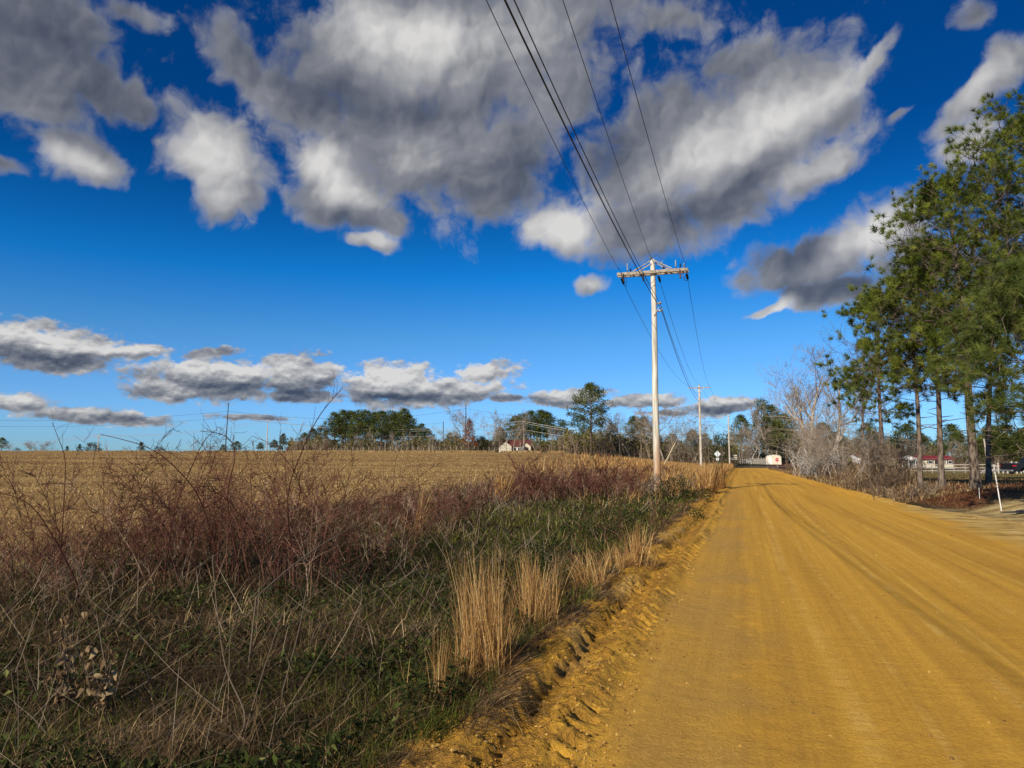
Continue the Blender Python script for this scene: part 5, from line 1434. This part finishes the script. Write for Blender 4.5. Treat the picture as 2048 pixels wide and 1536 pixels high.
# lower, wispier growth behind and before it
pts = []
for t0 in np.arange(4.5, 85, .35):
    for j in range(2):
        xx, yy = to_world(-5.6 - rb.random() * 5.0, t0 + rb.normal() * .3); pts.append((xx, yy, rb.uniform(.4, .9)))
data = canes(pts, 7, .75, rb, .45, .0042, .7)
o = link('dead_weeds', cane_mesh('dead_weeds', data), M_STALK)
tag(o, 'low wispy dead weeds around the bramble tangle', 'weeds', None, 'stuff')

def shrub(px, Y, py_top, ncane, spread, label, mat=None, curlmax=1.0, seed=1, name='bramble_shrub', cat='shrub', wmin=.0095, dens=1.9):
    ncane = int(ncane * 1.7)
    b = on_ground(px, Y); H = (at(px, py_top, Y).z - b.z)
    r = np.random.default_rng(seed); global _dummy
    S0, S1, R0, R1, A = canes([(b.x, b.y, 1.0)], ncane, H * 1.12, r, spread, wmin, dens)
    off = np.array([b.x, b.y, b.z]); me = cane_mesh(name, (S0 - off, S1 - off, R0, R1, A), 3)
    o = link(name, me, mat or M_BRAMBLE, loc=b); return tag(o, label, cat)
shrub(395, 9.4, 862, 22, .42, 'tall red-brown bramble shrub reaching into the sky below the tall thin pole', seed=3)
shrub(590, 9.0, 872, 26, .45, 'widest red-brown bramble shrub, left of the dense pine stand', seed=4)
shrub(130, 8.6, 905, 13, .40, 'sparse bramble shrub by the left edge of the picture', seed=5)
shrub(275, 9.2, 905, 14, .35, 'thin bramble shrub between the sparse left one and the tall one', seed=6)
shrub(505, 9.9, 885, 18, .35, 'bramble shrub squeezed between the two tallest ones', seed=7)
shrub(720, 11.5, 935, 22, .5, 'dense bramble shrub in front of the field below the dense pine stand', seed=8)
shrub(1090, 27, 915, 40, .9, 'dark reddish bramble mound in the field edge left of the lone tall pine', seed=9, wmin=.012)
shrub(1215, 29, 912, 44, 1.0, 'dark reddish bramble mound just left of the near pole', seed=10, wmin=.012)
shrub(870, 16, 965, 24, .6, 'purplish bramble shrub at the middle of the verge', seed=11)
shrub(1300, 29.5, 948, 46, .9, 'brown weedy growth hiding the foot of the near pole', M_STALK, seed=12, wmin=.011, name='weed_patch', cat='weeds')
# single long whips that cross the sky
def whip(pts, r0, label, twigs=5, seed=1, mat=None):
    rr = np.random.default_rng(seed); P = [np.array(at(*p)) for p in pts]
    Q = []
    for i in range(len(P) - 1):
        p0 = P[max(i - 1, 0)]; p1 = P[i]; p2_ = P[i + 1]; p3_ = P[min(i + 2, len(P) - 1)]
        for k in range(6):
            u = k / 6; Q.append(0.5 * ((2 * p1) + (-p0 + p2_) * u + (2 * p0 - 5 * p1 + 4 * p2_ - p3_) * u * u + (-p0 + 3 * p1 - 3 * p2_ + p3_) * u ** 3))
    Q.append(P[-1]); Q = np.array(Q); Q[0][2] = gz(Q[0][0], Q[0][1]) - .03
    b = Q[0].copy(); g = Geo(); rad = np.linspace(r0, r0 * .35, len(Q)); g.tube(Q - b, rad, 5, a=rr.uniform(.2, .5))
    for j in range(twigs):
        k = rr.integers(len(Q) // 3, len(Q) - 2); d = unit(unit(Q[k + 1] - Q[k]) * .6 + rand_dirs(1, rr)[0] * .8 + np.array([0, 0, .3])); L = rr.uniform(.12, .34)
        m1 = Q[k] - b + d * L * .5; e = m1 + unit(d + rr.normal(size=3) * .3) * L * .5
        g.tube([Q[k] - b, m1, e], [rad[k] * .5, rad[k] * .4, rad[k] * .25], 4, a=.35)
    o = link('bramble_whip', g.me('bramble_whip', False, 'rnd'), mat or M_BRAMBLE, loc=b); return tag(o, label, 'bramble whip')
whip([(590, 1150, 8.5), (575, 1000, 8.4), (605, 900, 8.3), (640, 830, 8.2), (685, 776, 8.1)], .010, 'tallest bramble whip slanting up right across the clouds', 9, 2)
whip([(440, 1130, 8.8), (400, 1000, 8.6), (345, 930, 8.4), (290, 893, 8.3), (200, 868, 8.2)], .009, 'bramble whip arching left to the T-shaped pole', 6, 3)
whip([(120, 1120, 8.6), (128, 1000, 8.5), (130, 920, 8.5), (118, 880, 8.4), (104, 845, 8.4)], .007, 'lone straight whip in the sky at the far left', 4, 4)
whip([(330, 1140, 8.8), (350, 1020, 8.6), (385, 930, 8.5), (410, 880, 8.4), (435, 858, 8.3)], .009, 'forked bramble whip just left of the tall thin pole', 10, 5)
whip([(480, 1150, 8.8), (455, 1000, 8.7), (470, 910, 8.6), (450, 872, 8.5), (400, 862, 8.4)], .009, 'bramble whip hooking left across the tall thin pole', 9, 6)
whip([(560, 1100, 9.2), (600, 980, 9.1), (555, 900, 9.0), (505, 872, 9.0)], .008, 'bramble whip curving left beside the second T-shaped pole', 8, 7)
whip([(0, 985, 7.4), (60, 1010, 7.5), (110, 1080, 7.6), (160, 1180, 7.8)][::-1], .010, 'thick dark cane arching out of the picture at the left edge', 5, 8)
whip([(700, 1110, 10.5), (690, 1000, 10.4), (705, 930, 10.3), (710, 890, 10.2)], .006, 'upright bramble whip standing against the field, right of the widest shrub', 6, 9)
whip([(775, 1110, 11.5), (785, 1000, 11.4), (790, 930, 11.4), (798, 905, 11.4)], .006, 'thin whip against the field below the pine stand', 5, 10)
# long pale fallen stems
whip([(500, 1205, 5.8), (600, 1120, 6.6), (690, 1062, 7.2), (735, 1050, 7.6)], .008, 'long pale dead stem leaning right over the dead grass', 6, 21, M_STALK)
whip([(560, 1400, 4.6), (600, 1250, 4.7), (618, 1140, 4.8)], .0055, 'tall straight dead stalk in the foreground grass', 1, 22, M_STALK)
whip([(440, 1536, 4.0), (490, 1440, 4.1), (450, 1330, 4.2), (430, 1180, 4.3), (425, 1110, 4.4)], .0060, 'crooked yellowish stalk, leftmost of the tall foreground stalks', 2, 23, M_STALK)
whip([(480, 1500, 4.1), (515, 1380, 4.2), (550, 1270, 4.3), (575, 1200, 4.4)], .0050, 'slanting pale stalk crossing the crooked yellowish one', 2, 24, M_STALK)

# ------------------------------------------------------------------ broomsedge clumps
def sedge(px, Y, py_top, n, rad, label, seed, flare=.28, wind=0.0, group=None, wmul=1.0):
    n = int(n * 1.35); flare = flare * .8
    b = on_ground(px, Y); b.z = float(gz_all(b.x, b.y)); H = at(px, py_top, Y).z - b.z
    r = np.random.default_rng(seed)
    m0 = max(3, n // 22); ca = r.uniform(0, 6.283, m0); cq = rad * np.sqrt(r.random(m0)); ch = r.uniform(.62, 1.08, m0); cl0 = r.uniform(0, 6.283, m0)
    w_ = r.integers(0, m0, n); P = np.stack([cq[w_] * np.cos(ca[w_]), cq[w_] * np.sin(ca[w_]), np.full(n, -.03)], 1) + r.normal(size=(n, 3)) * np.array([.022, .022, 0]) * (1 + Y * .04)
    a = np.arctan2(P[:, 1], P[:, 0]); q = np.hypot(P[:, 0], P[:, 1])
    Hh = H * 1.08 * ch[w_] * np.clip(1 - np.abs(r.normal(size=n)) * .16, .4, 1)
    az = cl0[w_] + r.normal(size=n) * .9; az = np.where(r.random(n) < abs(wind), (0.0 if wind > 0 else math.pi) + r.normal(size=n) * .5, az)
    W = np.maximum(.0038, Y * .0008) * r.uniform(.6, 1.3, n) * wmul
    lean = np.abs(r.normal(size=n)) * flare * .6; curl = np.abs(r.normal(size=n)) * flare * 1.3 * np.where(r.random(n) < .18, 3.2, 1.0)
    V, Q, T, nv = ribbons(P, Hh, W, az, lean, curl, 5, .25, r=r)
    rn = np.repeat(np.clip(.55 + r.normal(size=n) * .25, 0, 1), nv)
    root = thing('broomsedge_clump', label, 'grass clump', b, 0, group)
    link('stems', mesh_from('stems', V, Q, T, {'rnd': rn}), M_GOLD, root)
    m_ = int(n * 1.6)                             # drooping dead leaves round the foot
    a = r.uniform(0, 6.283, m_); q = rad * 1.3 * np.sqrt(r.random(m_)); P = np.stack([q * np.cos(a), q * np.sin(a), np.full(m_, -.03)], 1)
    V, Q, T, nv = ribbons(P, H * r.uniform(.2, .5, m_), W.mean() * .8 * np.ones(m_), a + r.normal(size=m_) * .8, r.uniform(.1, .9, m_), r.uniform(.4, 1.9, m_), 4, .2, r=r)
    link('basal_leaves', mesh_from('basal_leaves', V, Q, T, {'rnd': np.repeat(np.clip(.35 + r.normal(size=m_) * .25, 0, 1), nv)}), M_GOLD, root)
    return root
sedge(962, 5.35, 1085, 330, .15, 'largest golden broomsedge clump, beside the dirt bank in the foreground', 31, .22)
sedge(1072, 6.9, 1100, 260, .16, 'second large golden broomsedge clump, right behind the largest', 32, .26)
sedge(1012, 6.1, 1190, 45, .08, 'short golden clump between the two large broomsedge clumps', 33, .3)
sedge(878, 4.75, 1235, 34, .045, 'slim golden tuft left of the largest broomsedge clump', 34, .16)
sedge(1178, 8.7, 1055, 130, .11, 'fanned out sparse broomsedge clump with stems leaning left', 35, .6, -.55)
sedge(835, 4.9, 1305, 30, .10, 'small tan tuft leaning left near the slim golden one', 36, .9, -.6)
sedge(1275, 10.6, 1030, 130, .18, 'pale tan clump standing before the dark green briars', 37, .3)
sedge(1240, 10.2, 1060, 70, .16, 'smaller pale tan clump left of the one before the briars', 38, .35)
sedge(1002, 24.0, 928, 110, .22, 'orange plume of grass leaning right at the field edge', 39, .3, .8)
sedge(832, 15.0, 925, 28, .08, 'thin dark reed plume bending right against the field', 40, .7, .9)
sedge(1412, 33.0, 922, 170, .34, 'bright golden clump at the road edge right of the near pole', 41, .35)
sedge(1432, 38.0, 918, 150, .34, 'golden clump just behind the bright one at the road edge', 42, .35)
sedge(1345, 29.0, 945, 100, .26, 'golden clump at the foot of the near pole, on its right', 43, .35)
sedge(1290, 14.5, 1065, 50, .12, 'low tan clump on the bank right of the pale tan ones', 44, .3)
# golden grass band beyond the pole
nb_ = 60000
t = 24 + 125 * rng.random(nb_) ** .8; s = -1.9 - np.abs(rng.normal(size=nb_)) * (2.0 + .05 * t)
x, y = to_world(s, t); cg = fbm(x * .35, y * .35, 151, 3)
k = (cg > .50 - .05 * sstep(t, 40, 80)) & (rng.random(nb_) < .7) & ((s < -2.0) | (t > 60)); x, y, t = x[k], y[k], t[k]; n = len(x); r = np.hypot(x, y)
blades_obj('tall_golden_grass', M_GOLD, 'tall golden dry grass along the left edge towards the road end', x, y, rng.uniform(.4, 1.15, n) * np.interp(t, [24, 40, 150], [.6, .95, 1]), np.maximum(.008, r * .0009), np.abs(rng.normal(size=n)) * .22, np.abs(rng.normal(size=n)) * .45, .42 + rng.normal(size=n) * .3, 3, az=rng.normal(size=n) * 1.2)
# stubble straw on the field and taller tufts on its far rim
x, y, r = scatter(150000, 9, 120, -60, 14, .75)
s, t = to_road(x, y); k = (s < -8.6 - rng.random(len(x)) * .8); x, y, r = x[k], y[k], r[k]; n = len(x)
blades_obj('field_stubble', M_STRAWB, 'straw coloured stubble of the mown field', x, y, rng.uniform(.04, .15, n), np.maximum(.006, r * .0011), rng.uniform(.2, 1.5, n), rng.uniform(0, 1, n), .46 + rng.normal(size=n) * .22 + .6 * (fbm(x * .06, y * .30, 161, 3) - .5) + .04 * np.sin((y - .1 * x) * 5.0), 2)
nb_ = 40000
a = np.radians(rng.uniform(-45, 22, nb_)); rr_ = 172 + rng.random(nb_) * 16; x = rr_ * np.sin(a); y = rr_ * np.cos(a)
s, t = to_road(x, y); k = (s < -22) & (fbm(x * .25, y * .1, 171, 3) > .42); x, y = x[k], y[k]; n = len(x)
blades_obj('rim_grass', M_STRAWB, 'rim of dry grass along the foot of the far wood', x, y, rng.uniform(.15, .6, n) * np.interp(np.degrees(np.arctan2(x, y)), [-30, -14], [.4, 1.1]), np.full(n, .14), np.abs(rng.normal(size=n)) * .3, np.abs(rng.normal(size=n)) * .5, .55 + rng.normal(size=n) * .25, 2)

# ------------------------------------------------------------------ dark green briars
def briar(px, Y, w, h, n, label, seed):
    b = on_ground(px, Y); r = np.random.default_rng(seed)
    q = r.random((n, 3)); ph = r.uniform(0, 6.283, n); rho = np.sqrt(r.random(n)); P = np.stack([w * rho * np.cos(ph), w * .8 * rho * np.sin(ph), h * r.random(n) * (1 - rho ** 2 * .6)], 1)
    P += (fbm(P[:, 0] * 3 + seed, P[:, 2] * 3, 181, 2)[:, None] - .5) * .5
    d = unit(rand_dirs(n, r) + np.array([-.3, -.4, .3])); e = unit(np.cross(d, rand_dirs(n, r))); L = max(.035, Y * .0026) * r.uniform(.6, 1.2, n)[:, None]
    V = np.stack([P, P + d * L * .5 + e * L * .35, P + d * L, P + d * L * .5 - e * L * .35], 1).reshape(-1, 3)
    root = thing('briar_bush', label, 'briar', b)
    link('leaves', mesh_from('leaves', V, np.arange(4 * n).reshape(-1, 4), None, {'rnd': np.repeat(np.clip(.4 + .25 * r.normal(size=n), 0, 1), 4)}), M_LEAFB, root)
    D = canes([(b.x, b.y, 1.0)], 14, h * 1.25, r, w * .45, .006, .6); off = np.array([b.x, b.y, b.z])
    link('cane_tangle', cane_mesh('cane_tangle', (D[0] - off, D[1] - off, *D[2:])), M_BRAMBLE, root)['kind'] = 'stuff'
    return root
briar(1205, 14.5, .85, .95, 3400, 'dark green briar climbing the verge in front of the near pole, tallest patch', 51)
briar(1250, 13.0, .9, .55, 2600, 'dark green briar mound right of the tallest briar patch', 52)
briar(1120, 12.5, .9, .35, 2200, 'low green briar patch left of the tallest one', 53)
briar(1355, 27.0, 1.2, .9, 2600, 'green briar mound right of the near pole foot', 54)
briar(1330, 19.5, 1.3, .45, 2400, 'low dark green cover beside the bank before the near pole', 55)
briar(1000, 9.5, .9, .28, 2400, 'low green patch left of the broomsedge clumps', 56)
briar(400, 8.0, .9, .16, 1600, 'bright low green grassy patch below the tall bramble shrub', 57)

# ------------------------------------------------------------------ withered broad-leaved weed in the foreground
def withered(px, Y, py_top, nst, nl, label, seed):
    b = on_ground(px, Y); H = at(px, py_top, Y).z - b.z; r = np.random.default_rng(seed)
    root = thing('withered_weed', label, 'weed', b)
    g = Geo(); P = []
    for i in range(nst):
        a = r.uniform(0, 6.28); l = r.uniform(.03, .2); h = H * r.uniform(.7, 1.05); pts_ = [np.array([.03 * math.cos(a), .03 * math.sin(a), -.03])]
        for k in range(6):
            pts_.append(np.array([l * ((k + 1) / 6) ** 1.3 * math.cos(a) + r.normal() * .01, l * ((k + 1) / 6) ** 1.3 * math.sin(a) + r.normal() * .01, h * (k + 1) / 6])); P.append(pts_[-1])
        g.tube(pts_, np.linspace(.006, .002, 7), 5, a=.3)
    link('stems', g.me('stems', False, 'rnd'), M_STALK, root)
    V = []; Q = []; A = []
    for i in range(nl):
        p = P[r.integers(len(P))] + r.normal(size=3) * .015; d = unit(np.array([r.normal(), r.normal(), -1.1])); e = unit(np.cross(d, r.normal(size=3))); nn = np.cross(d, e); L = r.uniform(.03, .075); w = L * .27
        k0 = len(V)
        for k in range(5):
            u = k / 4; c = p + d * L * u + nn * L * .25 * math.sin(u * 3 + i) ; ww = w * math.sin(math.pi * (.12 + .80 * u)); tw = math.cos(u * 1.5 + i) * e + math.sin(u * 1.5 + i) * nn
            V += [c - tw * ww, c + nn * ww * .5, c + tw * ww]
        for k in range(4): Q += [(k0 + 3 * k, k0 + 3 * k + 1, k0 + 3 * k + 4, k0 + 3 * k + 3), (k0 + 3 * k + 1, k0 + 3 * k + 2, k0 + 3 * k + 5, k0 + 3 * k + 4)]
        A += [r.uniform(.2, 1)] * 15
    link('leaves', mesh_from('leaves', V, Q, None, {'rnd': np.array(A)}), M_DRYLEAF, root)
withered(160, 4.75, 1235, 7, 110, 'withered weed with curled tan leaves in the dark foreground, left of its pair', 61)
withered(238, 4.55, 1290, 6, 90, 'withered weed with curled tan leaves in the dark foreground, right of its pair', 62)

# ------------------------------------------------------------------ right side: brush, pine straw, lawn
pts = []
for _ in range(170):
    t0 = 36 + 75 * rb.random() ** 1.2; s0 = float(road_right(t0)) + .9 + abs(rb.normal()) * (2.2 + .03 * t0)
    xx, yy = to_world(s0, t0); pts.append((xx, yy, rb.uniform(.5, 1.1)))
pts = [q for q in pts if 1598 < 1024 + 1457 * q[0] / q[1] < 1790]
data = canes(pts, 8, 1.6, rb, .8, .009, .7)
o = link('roadside_brush', cane_mesh('roadside_brush', data), blade_mat('brown_brush', [(0, (.06, .035, .020)), (.5, (.17, .105, .055)), (1, (.36, .25, .14))], .05))
tag(o, 'brown leafless brush on the right bank under the pale trees', 'brush', None, 'stuff')
shrub(1757, 33.5, 948, 60, .75, 'dark brown twiggy bush at the near end of the right bank', blade_mat('dark_brush', [(0, (.035, .024, .018)), (.5, (.10, .068, .045)), (1, (.22, .16, .11))], .05), seed=71, wmin=.012, name='twiggy_bush', cat='bush')
shrub(1812, 28, 968, 34, .7, 'lighter brown twiggy bush between the dark one and the slim pines', M_STALK, seed=72, wmin=.011, name='twiggy_bush', cat='bush')
shrub(1778, 36, 868, 34, .6, 'tall many-stemmed bush of pale stems left of the slimmest pine', M_STALK, seed=73, wmin=.014, name='twiggy_bush', cat='bush')
shrub(1636, 60, 905, 50, .9, 'pale fluffy dead bush under the tallest leafless tree', blade_mat('pale_fluff', [(0, (.30, .27, .24)), (1, (.6, .57, .53))], .2), seed=74, wmin=.05, name='dead_bush', cat='bush')
nb_ = 52000
y = 21 + 30 * rng.random(nb_) ** 1.3; x = y * rng.uniform(.30, .95, nb_); s, t = to_road(x, y)
k = (s > road_right(t) + .6) & (y + (fbm(x * .5, y * .5, 15, 3) - .5) * 3.0 > 23.2) & (rng.random(nb_) < .9); x, y, s, t = x[k], y[k], s[k], t[k]; n = len(x)
M_PS = blade_mat('pine_straw', [(0, (.070, .028, .014)), (.5, (.19, .090, .042)), (.85, (.34, .20, .09)), (1, (.42, .26, .13))], .1)
blades_obj('pine_straw', M_PS, 'reddish brown pine straw and dead grass under the pines', x, y, rng.uniform(.06, .20, n) * (1 + .9 * (s < road_right(t) + 2.4) * (t > 28)), np.full(n, .018), rng.uniform(.5, 1.55, n), rng.uniform(-.3, .7, n), .42 + .3 * sstep(y, 27, 34) + rng.normal(size=n) * .22, 2)
nb_ = 46000
y = 33 + 75 * rng.random(nb_); x = y * rng.uniform(.42, .95, nb_); s, t = to_road(x, y)
k = s > road_right(t) + 4; x, y = x[k], y[k]; n = len(x)
blades_obj('lawn_grass', blade_mat('faded_lawn', [(0, (.09, .075, .025)), (.5, (.17, .14, .05)), (1, (.27, .22, .09))], .2), 'faded winter lawn in front of the mobile homes', x, y, rng.uniform(.05, .14, n), np.full(n, .05), rng.uniform(.2, 1.2, n), rng.uniform(0, .8, n), .5 + rng.normal(size=n) * .25, 2)
nb_ = 26000
t = 30 + 110 * rng.random(nb_) ** 1.4; s = road_right(t) + .1 + np.abs(rng.normal(size=nb_)) * 1.6; x, y = to_world(s, t); n = nb_; r = np.hypot(x, y)
blades_obj('bank_grass', M_DEAD, 'dead tan grass along the right bank', x, y, rng.uniform(.10, .42, n) * np.interp(x / y, [.50, .56], [1, .45]), r * .0008 + .008, np.abs(rng.normal(size=n)) * .5, np.abs(rng.normal(size=n)) * .7, .62 + rng.normal(size=n) * .25, 3)

# ------------------------------------------------------------------ undergrowth of the far woods, one mass
def undergrowth(name, label, x0, x1, Y0, Y1, zt, n, seed, mats=(None, None)):
    r = np.random.default_rng(seed)
    px_ = r.uniform(x0, x1, n); Y = r.uniform(Y0, Y1, n)
    x = (px_ - 1024) / 1457.0 * Y; z0 = ground_z(x, Y)
    V, Q, T, nv = ribbons(np.stack([x, Y, z0 - .2], 1), r.uniform(.15, 1.0, n) ** 1.5 * zt * (.5 + fbm(px_ * .03, px_ * 0, 191 + seed, 3)), np.full(n, .11), r.uniform(0, 6.283, n), r.uniform(0, .55, n), r.uniform(-.4, .6, n), 3, .3, face=r.normal(size=n) * .4, r=r)
    o1 = link(name, mesh_from(name, V, Q, T, {'rnd': np.repeat(np.clip(.45 + r.normal(size=n) * .28, 0, 1), nv)}), M_DEADWOOD)
    tag(o1, label, 'undergrowth', None, 'stuff')
    m_ = int(n * 3.2); px_ = r.uniform(x0, x1, m_); Y = r.uniform(Y0 + 4, Y1 + 8, m_); x = (px_ - 1024) / 1457.0 * Y
    dn = fbm(px_ * .05, Y * .12, 201 + seed, 3); k = dn > .40; x, Y, dn = x[k], Y[k], dn[k]; m_ = len(x)
    P = np.stack([x, Y, ground_z(x, Y) + r.random(m_) ** 1.2 * zt * .85 * (.3 + dn)], 1); d = rand_dirs(m_, r); e = unit(np.cross(d, rand_dirs(m_, r))); L = r.uniform(.3, .62, m_)[:, None]
    V = np.stack([P - d * L, P + d * L, P + e * L * .9], 1).reshape(-1, 3)
    o2 = link(name + '_foliage', mesh_from(name + '_foliage', V, None, np.arange(3 * m_).reshape(-1, 3), {'rnd': np.repeat(np.clip(.35 + .9 * (dn - .5) + r.normal(size=m_) * .25, 0, 1), 3)}), M_OLIVE)
    tag(o2, label.replace('stems', 'foliage'), 'undergrowth', None, 'stuff')
M_DEADWOOD = blade_mat('undergrowth_stems', [(0, (.05, .034, .022)), (.5, (.16, .115, .075)), (1, (.36, .29, .21))], .05)
undergrowth('wood_undergrowth', 'brown stems of undergrowth filling the far wood beyond the field', 575, 1150, 192, 222, 5.0, 5000, 1)
undergrowth('thicket_undergrowth', 'brown stems of undergrowth filling the wood behind the near pole', 1130, 1475, 156, 200, 6.5, 5000, 2)
undergrowth('backwood_undergrowth', 'dark stems of undergrowth behind the mobile homes and fence', 1480, 2140, 208, 232, 8.0, 6000, 3)
undergrowth('right_bank_undergrowth', 'brown stems of undergrowth between the shed and the pine row', 1604, 1700, 74, 112, 3.0, 900, 4)
# pebbles and clods on the road edge
x, y, r = scatter(15000, 3.2, 40, -25, 38)
s, t = to_road(x, y); k = ((s > -1.9) & (s < -.7)) | ((s > -.7) & (s < road_right(t)) & (rng.random(len(x)) < .03)); x, y, r = x[k], y[k], r[k]; n = len(x)
z = gz_all(x, y); q = rng.uniform(.004, .014, n) * (1 + r * .05); 
oct_ = np.array([[1, 0, 0], [-1, 0, 0], [0, 1, 0], [0, -1, 0], [0, 0, .8], [0, 0, -.8]], float)
V = (np.stack([x, y, z], 1)[:, None] + oct_[None] * q[:, None, None] * rng.uniform(.6, 1.3, (n, 6, 1))).reshape(-1, 3)
T_ = np.array([[0, 2, 4], [2, 1, 4], [1, 3, 4], [3, 0, 4], [2, 0, 5], [1, 2, 5], [3, 1, 5], [0, 3, 5]]); T_ = (np.arange(n)[:, None, None] * 6 + T_[None]).reshape(-1, 3)
o = link('clods', mesh_from('clods', V, None, T_, {'rnd': np.repeat(rng.random(n), 6)}), blade_mat('earth_clods', [(0, (.12, .06, .02)), (.6, (.34, .19, .04)), (1, (.46, .29, .08))], .0))
tag(o, 'small clods and pebbles scattered on the dirt road and bank', 'clods', None, 'stuff')

# ================================================================== labels that tell the members of a row apart
ORD = 'first second third fourth fifth sixth seventh eighth ninth tenth eleventh twelfth thirteenth fourteenth fifteenth sixteenth seventeenth eighteenth nineteenth twentieth twenty-first twenty-second twenty-third twenty-fourth twenty-fifth twenty-sixth twenty-seventh twenty-eighth'.split()
ROWS = {
    'pines of the dense stand beyond the field': 'dark pine, {} from the left in the dense stand left of the rusty oak',
    'pines behind the white house': 'dark pine, {} from the left of those around the white house',
    'pines behind the near pole': 'dark pine, {} from the left of the pines behind the near pole',
    'leafless trees along the far wood': 'leafless tree, {} from the left along the wood left of the lone pine',
    'leafless trees behind the near pole': 'leafless tree, {} from the left between the lone pine and third pole',
    'small leafless trees on the left horizon': 'small leafless tree, {} from the left on the far left horizon',
    'small trees left of the far wood': 'small dark tree, {} from the left beside the second T-shaped pole',
    'dark bushes beside the rusty tree': 'dark evergreen bush, {} from the left beside the rusty oak',
    'leafless trees beyond the road end': 'leafless tree, {} from the left beyond the fence at the road end',
    'vine covered trees above the shed': 'vine covered green-brown tree, {} from the left above the cream shed',
    'saplings along the right bank': 'thin leafless sapling, {} from the left in the right bank brush',
    'pines behind the mobile homes': 'dark pine, {} from the left in the wood behind the mobile homes',
    'leafless trees behind the mobile homes': 'leafless tree, {} from the left in the wood behind the mobile homes',
    'green trees above the crooked fence': 'green hanging tree, {} from the left above the crooked pale fence',
}
for gname, tmpl in ROWS.items():
    mem = sorted((o for o in bpy.data.objects if o.parent is None and o.get('group') == gname), key=lambda o: o.location.x / o.location.y)
    for i, o in enumerate(mem): o['label'] = tmpl.format('leftmost' if False else ORD[i])
